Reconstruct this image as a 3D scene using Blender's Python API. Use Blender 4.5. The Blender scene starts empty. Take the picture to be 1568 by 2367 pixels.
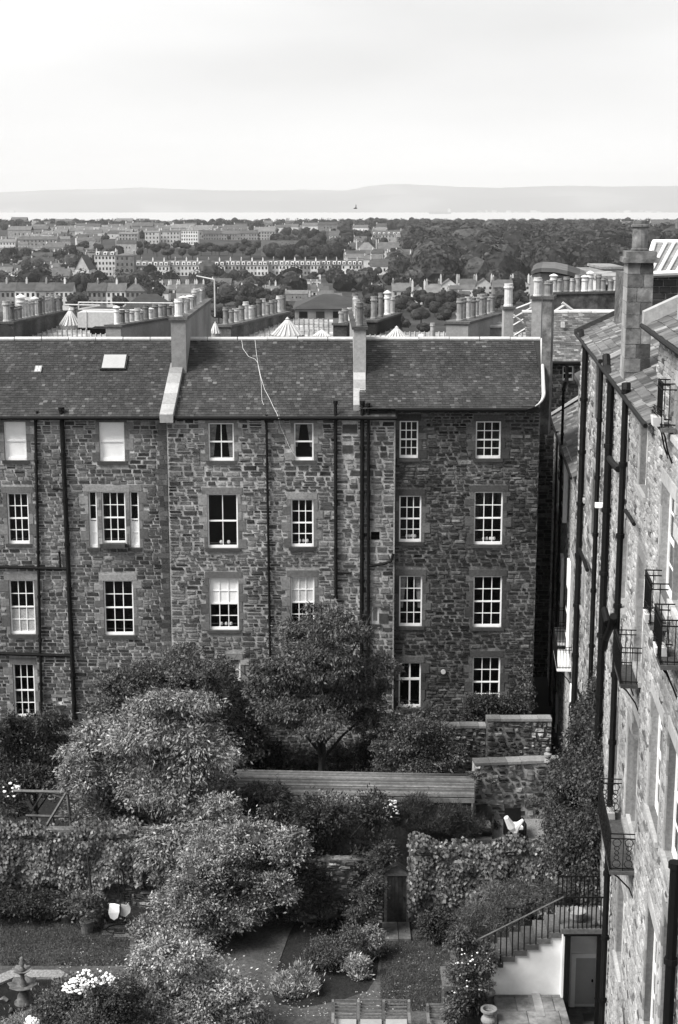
import bpy, math, random
import numpy as np
from mathutils import Vector, Matrix

R = random.Random(11)
NR = np.random.RandomState(11)
SC = bpy.context.scene
COL = SC.collection
rad = math.radians

# ------------------------------------------------------------------ camera, sky, sun, exposure
FPX, CX, CY = 3480.0, 784.0, 1183.5          # focal length and centre, in survey pixels of a 1568 x 2367 print
PITCH, CZ = rad(11.6), 23.5
cam = bpy.data.cameras.new('camera')
cam.sensor_fit = 'VERTICAL'; cam.sensor_height = 36.0
cam.lens = FPX / 2367.0 * 36.0
cam.clip_start = 0.5; cam.clip_end = 60000
co = bpy.data.objects.new('camera', cam); COL.objects.link(co)
co.location = (0, 0, CZ); co.rotation_euler = (rad(90) - PITCH, 0, 0)
SC.camera = co
SC.view_settings.view_transform = 'Standard'
SC.view_settings.look = 'None'
SC.view_settings.exposure = 1.4
SC.view_settings.gamma = 1.0
SC.view_settings.use_curve_mapping = False
SC.cycles.max_bounces = 6
SC.cycles.diffuse_bounces = 3
SC.cycles.glossy_bounces = 3
SC.cycles.transparent_max_bounces = 12
SC.cycles.volume_bounces = 3
SC.cycles.use_denoising = True
SUN_EL, SUN_AZ = 48.0, -62.0                  # azimuth from the view direction, negative = to the left
w = bpy.data.worlds.new('World'); SC.world = w; w.use_nodes = True
nt = w.node_tree; nt.nodes.clear()
N = nt.nodes.new; L = nt.links.new
out = N('ShaderNodeOutputWorld'); bg = N('ShaderNodeBackground')
sky = N('ShaderNodeTexSky'); sky.sky_type = 'NISHITA'; sky.sun_disc = False
sky.sun_elevation = rad(SUN_EL); sky.sun_rotation = rad(180 + SUN_AZ + 180)
bw = N('ShaderNodeRGBToBW'); L(sky.outputs[0], bw.inputs[0])
tc = N('ShaderNodeTexCoord'); mp = N('ShaderNodeMapping'); mp.inputs['Scale'].default_value = (1.4, 1.4, 7.0)
mp.inputs['Location'].default_value = (9.5, 6.1, 2.0)
L(tc.outputs['Generated'], mp.inputs['Vector'])
nz = N('ShaderNodeTexNoise'); nz.inputs['Scale'].default_value = 1.5; nz.inputs['Detail'].default_value = 5
nz.inputs['Roughness'].default_value = 0.45
L(mp.outputs[0], nz.inputs['Vector'])
mr = N('ShaderNodeMapRange'); mr.inputs['From Min'].default_value = 0.26; mr.inputs['From Max'].default_value = 0.62
mr.inputs['To Min'].default_value = 2.55; mr.inputs['To Max'].default_value = 3.5
L(nz.outputs['Fac'], mr.inputs['Value'])
mx = N('ShaderNodeMix'); mx.data_type = 'FLOAT'; mx.inputs[0].default_value = 0.93
L(bw.outputs[0], mx.inputs[2]); L(mr.outputs[0], mx.inputs[3])
L(mx.outputs[0], bg.inputs['Color']); bg.inputs['Strength'].default_value = 0.12
L(bg.outputs[0], out.inputs['Surface'])
sl = bpy.data.lights.new('sun', 'SUN'); sl.energy = 2.8; sl.angle = rad(26); sl.color = (1, 0.985, 0.96)
so = bpy.data.objects.new('sun', sl); COL.objects.link(so)
az = rad(SUN_AZ)
# the sun stands to the left and behind the viewer, in cloud
sdir = Vector((math.sin(rad(-118)) * math.cos(rad(SUN_EL)), math.cos(rad(-118)) * math.cos(rad(SUN_EL)), math.sin(rad(SUN_EL))))
so.rotation_euler = sdir.to_track_quat('Z', 'Y').to_euler()
sky.sun_rotation = rad(-118)

# ------------------------------------------------------------------ survey helpers
SP, CP = math.sin(PITCH), math.cos(PITCH)
def ray(x, y):
    a = (x - CX) / FPX; b = (y - CY) / FPX
    return Vector((a, CP - b * SP, -SP - b * CP))
def atY(x, y, Y):
    d = ray(x, y); t = Y / d.y
    return Vector((d.x * t, Y, CZ + d.z * t))
def atz(x, y, z):
    d = ray(x, y); t = (z - CZ) / d.z
    return Vector((d.x * t, d.y * t, z))
def ppm(Y, z):                                # survey pixels per metre at a place
    return FPX / (Y * CP + (CZ - z) * SP)
TY = [-200, 0, 66, 150, 300, 500, 700, 1000, 1200, 1500, 2000, 2500, 2900, 3400, 3700]
TZ = [0, 0, 0, -5, -14, -20.5, -23.5, -25.5, -16, -16.5, -15.5, -14.5, -24, -80, -112]
def tz(Y): return float(np.interp(Y, TY, TZ))
def ground_at(x, y):
    d = ray(x, y); lo = 70.0
    Y = 70.0
    while Y < 3300:
        t = Y / d.y
        if CZ + d.z * t <= tz(Y): break
        Y *= 1.004
    return Vector((d.x * Y / d.y, Y, tz(Y)))

# ------------------------------------------------------------------ materials
MATS = {}
def mat(name, ramp, rough=0.85, nscale=6.0, namt=0.35, stain=0.0, sscale=0.35, bump=0.0, bscale=30.0, spec=0.12,
        rnd=True, interp='LINEAR', streak=False, coords='POS'):
    m = bpy.data.materials.new(name); m.use_nodes = True; nt = m.node_tree; nt.nodes.clear()
    N = nt.nodes.new; L = nt.links.new
    out = N('ShaderNodeOutputMaterial'); p = N('ShaderNodeBsdfPrincipled'); L(p.outputs[0], out.inputs['Surface'])
    p.inputs['Roughness'].default_value = rough
    p.inputs['Specular IOR Level'].default_value = spec
    geo = N('ShaderNodeNewGeometry')
    cr = N('ShaderNodeValToRGB'); cr.color_ramp.interpolation = interp
    el = cr.color_ramp.elements
    while len(el) < len(ramp): el.new(0.5)
    for e, (a, v) in zip(el, ramp):
        e.position = a; e.color = (v, v, v, 1)
    if rnd:
        oi = N('ShaderNodeObjectInfo'); ad = N('ShaderNodeMath'); ad.operation = 'ADD'
        L(geo.outputs['Random Per Island'], ad.inputs[0]); L(oi.outputs['Random'], ad.inputs[1])
        fr = N('ShaderNodeMath'); fr.operation = 'FRACT'; L(ad.outputs[0], fr.inputs[0]); L(fr.outputs[0], cr.inputs[0])
    else:
        n0 = N('ShaderNodeTexNoise'); n0.inputs['Scale'].default_value = nscale * 0.4; n0.inputs['Detail'].default_value = 6
        L(geo.outputs['Position'], n0.inputs['Vector']); L(n0.outputs['Fac'], cr.inputs[0])
    cur = cr.outputs[0]
    def mul(a, sock):
        q = N('ShaderNodeMath'); q.operation = 'MULTIPLY'; L(a, q.inputs[0]); L(sock, q.inputs[1]); return q.outputs[0]
    if namt > 0:
        n = N('ShaderNodeTexNoise'); n.inputs['Scale'].default_value = nscale; n.inputs['Detail'].default_value = 5
        n.inputs['Roughness'].default_value = 0.65
        L(geo.outputs['Position'], n.inputs['Vector'])
        r_ = N('ShaderNodeMapRange'); r_.inputs['From Min'].default_value = 0.3; r_.inputs['From Max'].default_value = 0.7
        r_.inputs['To Min'].default_value = 1 - namt; r_.inputs['To Max'].default_value = 1 + namt
        L(n.outputs['Fac'], r_.inputs['Value']); cur = mul(cur, r_.outputs[0])
    if stain > 0:
        v = geo.outputs['Position']
        mpn = N('ShaderNodeMapping'); mpn.inputs['Scale'].default_value = (1, 1, 0.3 if streak else 1.0)
        L(v, mpn.inputs['Vector'])
        n = N('ShaderNodeTexNoise'); n.inputs['Scale'].default_value = sscale; n.inputs['Detail'].default_value = 4
        L(mpn.outputs[0], n.inputs['Vector'])
        r_ = N('ShaderNodeMapRange'); r_.inputs['From Min'].default_value = 0.35; r_.inputs['From Max'].default_value = 0.65
        r_.inputs['To Min'].default_value = 1 - stain; r_.inputs['To Max'].default_value = 1 + stain * 0.6
        L(n.outputs['Fac'], r_.inputs['Value']); cur = mul(cur, r_.outputs[0])
    L(cur, p.inputs['Base Color'])
    if bump > 0:
        n = N('ShaderNodeTexNoise'); n.inputs['Scale'].default_value = bscale; n.inputs['Detail'].default_value = 4
        L(geo.outputs['Position'], n.inputs['Vector'])
        b = N('ShaderNodeBump'); b.inputs['Strength'].default_value = bump; b.inputs['Distance'].default_value = 0.02
        L(n.outputs['Fac'], b.inputs['Height']); L(b.outputs[0], p.inputs['Normal'])
    MATS[name] = m
    return m
def leafmat(name, lo, hi, trans=0.25, rough=0.5):
    m = mat(name, [(0, lo), (0.55, (lo + hi) * 0.45), (1, hi)], rough=rough, namt=0.5, nscale=1.3, spec=0.3)
    nt = m.node_tree; N = nt.nodes.new; L = nt.links.new
    p = [n for n in nt.nodes if n.type == 'BSDF_PRINCIPLED'][0]; out = [n for n in nt.nodes if n.type == 'OUTPUT_MATERIAL'][0]
    t = N('ShaderNodeBsdfTranslucent'); L(p.inputs['Base Color'].links[0].from_socket, t.inputs['Color'])
    mx = N('ShaderNodeMixShader'); mx.inputs[0].default_value = trans
    L(p.outputs[0], mx.inputs[1]); L(t.outputs[0], mx.inputs[2]); L(mx.outputs[0], out.inputs['Surface'])
    return m

mat('rubble', [(0, .026), (.2, .062), (.5, .11), (.8, .155), (1, .22)], namt=.4, nscale=11, stain=.55, sscale=.5, bump=.8, bscale=26, streak=True)
mat('rubble_left', [(0, .03), (.2, .065), (.5, .105), (.8, .145), (1, .2)], namt=.4, nscale=11, stain=.5, sscale=.5, bump=.8, bscale=26, streak=True)
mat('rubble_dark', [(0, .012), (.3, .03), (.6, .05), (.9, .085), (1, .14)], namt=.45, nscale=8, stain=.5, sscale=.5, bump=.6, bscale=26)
mat('rubble_black', [(0, .015), (.5, .03), (1, .06)], namt=.4, nscale=8, stain=.4, bump=.5)
mat('rubble_garden', [(0, .03), (.4, .07), (.8, .15), (1, .34)], namt=.6, nscale=5, stain=.6, sscale=.8, bump=.7, bscale=18)
mat('ashlar', [(0, .06), (.08, .15), (.2, .21), (.85, .28), (1, .35)], namt=.3, nscale=9, stain=.35, sscale=.6, bump=.7, bscale=20, streak=True)
mat('ashlar_mid', [(0, .05), (.2, .13), (.6, .21), (1, .33)], namt=.3, nscale=7, stain=.35, sscale=.6, bump=.7, bscale=20, streak=True)
mat('mortar', [(.3, .24), (.7, .42)], rnd=False, nscale=14, namt=.35, stain=.4, sscale=.5, bump=.5)
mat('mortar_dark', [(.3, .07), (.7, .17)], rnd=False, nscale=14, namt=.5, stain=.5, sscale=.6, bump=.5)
mat('mortar_light', [(.3, .21), (.7, .31)], rnd=False, nscale=14, namt=.2, stain=.2, bump=.4)
mat('dressed', [(0, .10), (.5, .17), (1, .26)], namt=.3, nscale=12, stain=.35, bump=.3, bscale=40)
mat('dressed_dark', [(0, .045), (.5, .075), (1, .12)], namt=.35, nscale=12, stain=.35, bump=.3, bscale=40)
mat('dressed_light', [(0, .20), (.5, .30), (1, .38)], namt=.2, nscale=9, stain=.3, bump=.3, bscale=40)
mat('sill', [(0, .03), (1, .06)], namt=.3)
mat('stack_stone', [(0, .18), (.5, .24), (1, .30)], namt=.18, nscale=7, stain=.25, bump=.3)
mat('stack_dark', [(0, .06), (.5, .11), (1, .20)], namt=.5, nscale=4, stain=.5, sscale=1.2, bump=.6, bscale=14)
mat('slate', [(0, .019), (.3, .027), (.7, .035), (.95, .05), (1, .10)], namt=.25, nscale=5, stain=.3, sscale=.45, rough=.7, spec=.3)
mat('slate_near', [(0, .05), (.4, .09), (.8, .13), (1, .22)], namt=.35, nscale=7, stain=.35, sscale=.6, rough=.65, spec=.3, bump=.3)
mat('lead', [(0, .40), (1, .52)], namt=.15, rough=.6)
mat('lead_grey', [(0, .16), (1, .28)], namt=.4, nscale=3, stain=.4, rough=.7)
mat('white_paint', [(0, .78), (1, .84)], namt=.05, rough=.5)
mat('cream_paint', [(0, .55), (1, .66)], namt=.08, rough=.6)
mat('white_harl', [(.3, .62), (.7, .78)], rnd=False, nscale=2, namt=.08, stain=.25, sscale=.6, bump=.3, bscale=60)
mat('black_iron', [(0, .004), (1, .007)], namt=.3, rough=.6, spec=.15)
mat('grey_iron', [(0, .02), (1, .04)], namt=.4, rough=.6)
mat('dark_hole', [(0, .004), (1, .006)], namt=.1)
mat('blind', [(0, .86), (1, .9)], namt=.06, nscale=3, rough=.8)
mat('blind_grey', [(0, .5), (1, .58)], namt=.08, nscale=3, rough=.8)
mat('curtain', [(0, .12), (1, .2)], namt=.4, nscale=14, rough=.9)
mat('curtain_light', [(0, .3), (1, .4)], namt=.3, nscale=14, rough=.9)
mat('clay_pot', [(0, .12), (.5, .22), (1, .40)], namt=.3, nscale=5, stain=.3, rough=.8)
mat('white_pot', [(0, .4), (1, .6)], namt=.2, nscale=5, rough=.8)
mat('grass', [(.3, .045), (.7, .09)], rnd=False, nscale=22, namt=.35, stain=.25, sscale=.7, bump=.6, bscale=60, rough=.95)
mat('soil', [(.3, .012), (.7, .025)], rnd=False, nscale=20, namt=.4, bump=.8, bscale=20)
mat('earth', [(.3, .02), (.7, .045)], rnd=False, nscale=.05, namt=.4, rough=.95)
mat('paving', [(0, .09), (1, .2)], namt=.4, nscale=5, stain=.4, sscale=.8, bump=.3)
mat('gravel', [(.35, .13), (.65, .26)], rnd=False, nscale=40, namt=.35, stain=.2, bump=.6, bscale=60)
mat('pond', [(0, .01), (1, .012)], rough=.08, spec=.6, namt=0)
mat('fountain_stone', [(0, .08), (1, .16)], namt=.5, nscale=8, stain=.4, sscale=3, bump=.5)
mat('timber', [(0, .07), (1, .13)], namt=.4, nscale=12, rough=.8)
mat('door_timber', [(0, .028), (1, .045)], namt=.5, nscale=9, stain=.5, sscale=2.2, streak=True, rough=.8)
mat('bench_timber', [(0, .10), (1, .17)], namt=.4, nscale=12, rough=.7)
mat('cushion', [(0, .25), (1, .3)], namt=.1, rough=.9)
mat('grey_door', [(0, .34), (1, .38)], namt=.06, rough=.5)
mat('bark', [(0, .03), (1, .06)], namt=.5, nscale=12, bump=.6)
mat('flower', [(0, .6), (1, .85)], namt=.1, rough=.7)
mat('petal_litter', [(0, .25), (1, .5)], namt=.1, rough=.8)
mat('felt_roof', [(.3, .16), (.7, .40)], rnd=False, nscale=1.6, namt=.4, stain=.4, sscale=.5, bump=.3)
mat('town_wall', [(0, .14), (.5, .24), (1, .38)], namt=.35, nscale=.5, rough=.9)
mat('town_light', [(0, .40), (.5, .52), (1, .66)], namt=.2, nscale=.4, rough=.9)
mat('town_roof', [(0, .05), (.5, .09), (1, .15)], namt=.3, nscale=.4, rough=.8)
mat('town_window', [(0, .012), (1, .04)], namt=0, rough=.25)
mat('tree_far', [(0, .008), (.5, .022), (1, .06)], namt=.55, nscale=.25, rough=.95, bump=.8, bscale=1.2, spec=.05)
mat('cargo_hull', [(0, .12), (1, .16)], namt=.1)
leafmat('leaf_dark', .012, .07)
leafmat('leaf_mid', .014, .16)
leafmat('leaf_light', .03, .42)
leafmat('leaf_grass', .045, .12)
leafmat('leaf_pale', .08, .58)
leafmat('leaf_ivy', .006, .27, rough=.45)
leafmat('leaf_vine', .012, .10)
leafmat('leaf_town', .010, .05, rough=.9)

def glass_mat():
    m = bpy.data.materials.new('window_glass'); m.use_nodes = True; nt = m.node_tree; nt.nodes.clear()
    N = nt.nodes.new; L = nt.links.new
    o = N('ShaderNodeOutputMaterial'); t = N('ShaderNodeBsdfTransparent'); g = N('ShaderNodeBsdfGlossy')
    t.inputs['Color'].default_value = (1, 1, 1, 1); g.inputs['Roughness'].default_value = .06
    lw = N('ShaderNodeLayerWeight'); lw.inputs['Blend'].default_value = .5; mx = N('ShaderNodeMixShader')
    pw = N('ShaderNodeMath'); pw.operation = 'POWER'; pw.inputs[1].default_value = 5; L(lw.outputs['Facing'], pw.inputs[0])
    ma = N('ShaderNodeMath'); ma.operation = 'MULTIPLY_ADD'; ma.inputs[1].default_value = .9; ma.inputs[2].default_value = .05; L(pw.outputs[0], ma.inputs[0]); L(ma.outputs[0], mx.inputs[0]); L(t.outputs[0], mx.inputs[1]); L(g.outputs[0], mx.inputs[2]); L(mx.outputs[0], o.inputs['Surface'])
    MATS['glass'] = m
glass_mat()
mat('frosted_glass', [(0, .26), (1, .36)], rough=.3, spec=.5, namt=.1, nscale=2)
def water_mat():
    m = bpy.data.materials.new('sea_water'); m.use_nodes = True; nt = m.node_tree; p = nt.nodes['Principled BSDF']
    p.inputs['Base Color'].default_value = (.34, .34, .34, 1); p.inputs['Roughness'].default_value = .4
    p.inputs['Specular IOR Level'].default_value = .9
    n = nt.nodes.new('ShaderNodeTexNoise'); n.inputs['Scale'].default_value = .02; n.inputs['Detail'].default_value = 6
    g = nt.nodes.new('ShaderNodeNewGeometry'); nt.links.new(g.outputs['Position'], n.inputs['Vector'])
    b = nt.nodes.new('ShaderNodeBump'); b.inputs['Strength'].default_value = .06; b.inputs['Distance'].default_value = 1
    nt.links.new(n.outputs['Fac'], b.inputs['Height']); nt.links.new(b.outputs[0], p.inputs['Normal'])
    MATS['sea'] = m
water_mat()
mat('hill_fields', [(.38, .03), (.50, .05), (.56, .07), (.62, .12)], rnd=False, nscale=.0016, namt=.15, rough=.95, interp='LINEAR')

# ------------------------------------------------------------------ mesh helpers
class MB:
    def __init__(s): s.v = []; s.f = []
    def quad(s, a, b, c, d):
        n = len(s.v); s.v += [tuple(a), tuple(b), tuple(c), tuple(d)]; s.f.append((n, n + 1, n + 2, n + 3)); return s
    def tri(s, a, b, c):
        n = len(s.v); s.v += [tuple(a), tuple(b), tuple(c)]; s.f.append((n, n + 1, n + 2)); return s
    def box(s, x0, x1, y0, y1, z0, z1):
        n = len(s.v)
        s.v += [(x0, y0, z0), (x1, y0, z0), (x1, y1, z0), (x0, y1, z0), (x0, y0, z1), (x1, y0, z1), (x1, y1, z1), (x0, y1, z1)]
        s.f += [(n, n + 3, n + 2, n + 1), (n + 4, n + 5, n + 6, n + 7), (n, n + 1, n + 5, n + 4), (n + 1, n + 2, n + 6, n + 5),
                (n + 2, n + 3, n + 7, n + 6), (n + 3, n, n + 4, n + 7)]
        return s
    def prism(s, pts, d):                     # pts = ring of 3d points, d = extrusion vector
        n = len(s.v); k = len(pts); d = Vector(d)
        s.v += [tuple(p) for p in pts] + [tuple(Vector(p) + d) for p in pts]
        s.f.append(tuple(n + i for i in range(k))[::-1]); s.f.append(tuple(n + k + i for i in range(k)))
        for i in range(k):
            j = (i + 1) % k; s.f.append((n + i, n + j, n + k + j, n + k + i))
        return s
    def tube(s, pts, r, k=8, caps=True):
        pts = [Vector(p) for p in pts]; n0 = len(s.v); m = len(pts)
        rr = r if isinstance(r, (list, tuple)) else [r] * m
        for i, p in enumerate(pts):
            d = (pts[min(i + 1, m - 1)] - pts[max(i - 1, 0)]).normalized()
            a = d.cross(Vector((0, 0, 1)));
            if a.length < 1e-3: a = Vector((1, 0, 0))
            a.normalize(); b = d.cross(a)
            for j in range(k):
                t = 2 * math.pi * j / k
                s.v.append(tuple(p + (a * math.cos(t) + b * math.sin(t)) * rr[i]))
        for i in range(m - 1):
            for j in range(k):
                q = (j + 1) % k; s.f.append((n0 + i * k + j, n0 + i * k + q, n0 + (i + 1) * k + q, n0 + (i + 1) * k + j))
        if caps:
            s.f.append(tuple(n0 + j for j in range(k))[::-1]); s.f.append(tuple(n0 + (m - 1) * k + j for j in range(k)))
        return s
    def lathe(s, c, prof, k=14):              # prof = [(r, z)...]
        n0 = len(s.v); m = len(prof)
        for r_, z in prof:
            for j in range(k):
                t = 2 * math.pi * j / k; s.v.append((c[0] + r_ * math.cos(t), c[1] + r_ * math.sin(t), c[2] + z))
        for i in range(m - 1):
            for j in range(k):
                q = (j + 1) % k; s.f.append((n0 + i * k + j, n0 + i * k + q, n0 + (i + 1) * k + q, n0 + (i + 1) * k + j))
        s.f.append(tuple(n0 + j for j in range(k))[::-1]); s.f.append(tuple(n0 + (m - 1) * k + j for j in range(k)))
        return s
    def mesh(s, name, m, smooth=False):
        me = bpy.data.meshes.new(name); me.from_pydata(s.v, [], s.f)
        if smooth: me.polygons.foreach_set('use_smooth', [True] * len(me.polygons))
        me.materials.append(MATS[m]); me.update(); return me
    def build(s, name, m, parent=None, smooth=False, **kw):
        return link(name, s.mesh(name, m, smooth), parent, **kw)

def link(name, me, parent=None, loc=None, scale=None, rot=None, **props):
    o = bpy.data.objects.new(name, me); COL.objects.link(o)
    if parent is not None: o.parent = parent
    if loc is not None: o.location = loc
    if scale is not None: o.scale = scale
    if rot is not None: o.rotation_euler = rot
    for k, v in props.items(): o[k] = v
    return o
def thing(name, label, cat, loc=(0, 0, 0), rz=0.0, group=None):
    o = bpy.data.objects.new(name, None); COL.objects.link(o); o.empty_display_size = .3
    o.location = loc; o.rotation_euler = (0, 0, rz); o['label'] = label; o['category'] = cat
    if group: o['group'] = group
    return o
def tag(o, label, cat, group=None, kind=None):
    o['label'] = label; o['category'] = cat
    if group: o['group'] = group
    if kind: o['kind'] = kind
    return o
def copy_tree(o, parent=None, kids=None):
    c = o.copy(); COL.objects.link(c)
    if parent is not None: c.parent = parent
    for ch in (KIDS(o) if kids is None else kids): copy_tree(ch, c)
    return c
def KIDS(o): return list(o.children)
def quads_mesh(name, V, m, smooth=False):     # V: (n,4,3) array
    n = len(V); me = bpy.data.meshes.new(name)
    me.vertices.add(n * 4); me.loops.add(n * 4); me.polygons.add(n)
    me.vertices.foreach_set('co', V.reshape(-1).astype(np.float32))
    me.loops.foreach_set('vertex_index', np.arange(n * 4, dtype=np.int32))
    me.polygons.foreach_set('loop_start', np.arange(0, n * 4, 4, dtype=np.int32))
    me.polygons.foreach_set('loop_total', np.full(n, 4, dtype=np.int32))
    me.materials.append(MATS[m]); me.update(calc_edges=True); return me

# ------------------------------------------------------------------ masonry
def stone_proto(m, seed, irregular=.10):
    r = random.Random(seed); b = MB(); j = lambda: r.uniform(-irregular, irregular) * .5
    o = [(-.5 + abs(j()), -.5 + abs(j())), (.5 - abs(j()), -.5 + abs(j())), (.5 - abs(j()), .5 - abs(j())), (-.5 + abs(j()), .5 - abs(j()))]
    q = [(x * .86 + j() * .3, z * .8 + j() * .3) for x, z in o]
    n = [(x, 0, z) for x, z in o] + [(x, -1 - j() * 3, z) for x, z in q]
    b.v = n; b.f = [(4, 5, 6, 7), (0, 1, 5, 4), (1, 2, 6, 5), (2, 3, 7, 6), (3, 0, 4, 7)]
    return b
PROTO = {}
def proto(m, irregular):
    k = (m, irregular)
    if k not in PROTO: PROTO[k] = [(stone_proto(m, i, irregular), stone_proto(m, i, irregular).mesh('stone', m)) for i in range(7)]
    return PROTO[k]
def free(u0, u1, z0, z1, rects):
    iv = [(u0, u1)]
    for (a, b, c, d) in rects:
        if c < z1 - .005 and d > z0 + .005:
            nv = []
            for (p, q) in iv:
                if b <= p or a >= q: nv.append((p, q))
                else:
                    if a > p: nv.append((p, a))
                    if b < q: nv.append((b, q))
            iv = nv
    return [(p, q) for p, q in iv if q - p > .07]
def rubble(root, zone, rects, m, hr, wr, joint=.022, thick=.03, seed=1, most=300, y=0.0, irregular=.10, name='stone', split=.25, clip=None, order=None):
    """courses of separate stones filling zone=(u0,u1,z0,z1) outside rects; the largest are objects, the rest one joined part"""
    r = random.Random(seed); S = []
    u0, u1, z0, z1 = zone; z = z0
    while z < z1 - .06:
        h = min(r.uniform(*hr), z1 - z)
        if z1 - z - h < .07: h = z1 - z
        for (p, q) in free(u0, u1, z, z + h, rects):
            u = p
            while u < q - .03:
                wd = r.uniform(*wr) * (.75 + .5 * h / hr[1])
                if q - u - wd < wr[0] * .6: wd = q - u
                if r.random() < split and h > .15:
                    hh = h * r.uniform(.4, .6); S.append((u, u + wd, z, z + hh)); S.append((u, u + wd, z + hh, z + h))
                else: S.append((u, u + wd, z, z + h))
                u += wd
        z += h
    if clip: S = [s for s in S if clip((s[0] + s[1]) / 2, (s[2] + s[3]) / 2)]
    S.sort(key=order or (lambda s: -(s[1] - s[0]) * (s[3] - s[2])))
    P = proto(m, irregular)
    for s in S[:most]:
        o = link(name, P[r.randrange(7)][1], root, loc=((s[0] + s[1]) / 2, y, (s[2] + s[3]) / 2),
                 scale=(s[1] - s[0] - joint, thick * r.uniform(.6, 1.5), s[3] - s[2] - joint), rot=(0, 0, 0))
    b = MB()
    for s in S[most:]:
        pb = P[r.randrange(7)][0]; n = len(b.v); cu, cz_ = (s[0] + s[1]) / 2, (s[2] + s[3]) / 2
        su, sz = s[1] - s[0] - joint, s[3] - s[2] - joint; st = thick * r.uniform(.6, 1.5)
        if su <= 0.02 or sz <= 0.02: continue
        b.v += [(cu + x * su, y + yy * st, cz_ + zz * sz) for x, yy, zz in pb.v]; b.f += [tuple(n + i for i in f) for f in pb.f]
    if b.v: b.build('rubble_stonework', m, root, kind='stuff')
def wall_sheet(root, u0, u1, z0, z1, openings, m, reveal=.18, name='wall', y=0.0, revm=None):
    rv = MB()
    us = sorted({u0, u1, *[min(max(o[0], u0), u1) for o in openings], *[min(max(o[1], u0), u1) for o in openings]})
    zs = sorted({z0, z1, *[min(max(o[2], z0), z1) for o in openings], *[min(max(o[3], z0), z1) for o in openings]})
    b = MB()
    for i in range(len(us) - 1):
        for j in range(len(zs) - 1):
            cu, cz_ = (us[i] + us[i + 1]) / 2, (zs[j] + zs[j + 1]) / 2
            if any(o[0] < cu < o[1] and o[2] < cz_ < o[3] for o in openings): continue
            b.quad((us[i], y, zs[j]), (us[i + 1], y, zs[j]), (us[i + 1], y, zs[j + 1]), (us[i], y, zs[j + 1]))
    for (a, c, d, e) in openings:
        rv = MB()
        for P_, Q_ in (((a, d), (a, e)), ((a, e), (c, e)), ((c, e), (c, d)), ((c, d), (a, d))):
            rv.quad((P_[0], y, P_[1]), (Q_[0], y, Q_[1]), (Q_[0], y + reveal + .3, Q_[1]), (P_[0], y + reveal + .3, P_[1]))
        rv.build('window_reveal', revm or m, root)
    return b.build(name, m, root)
PANE = None
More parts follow.
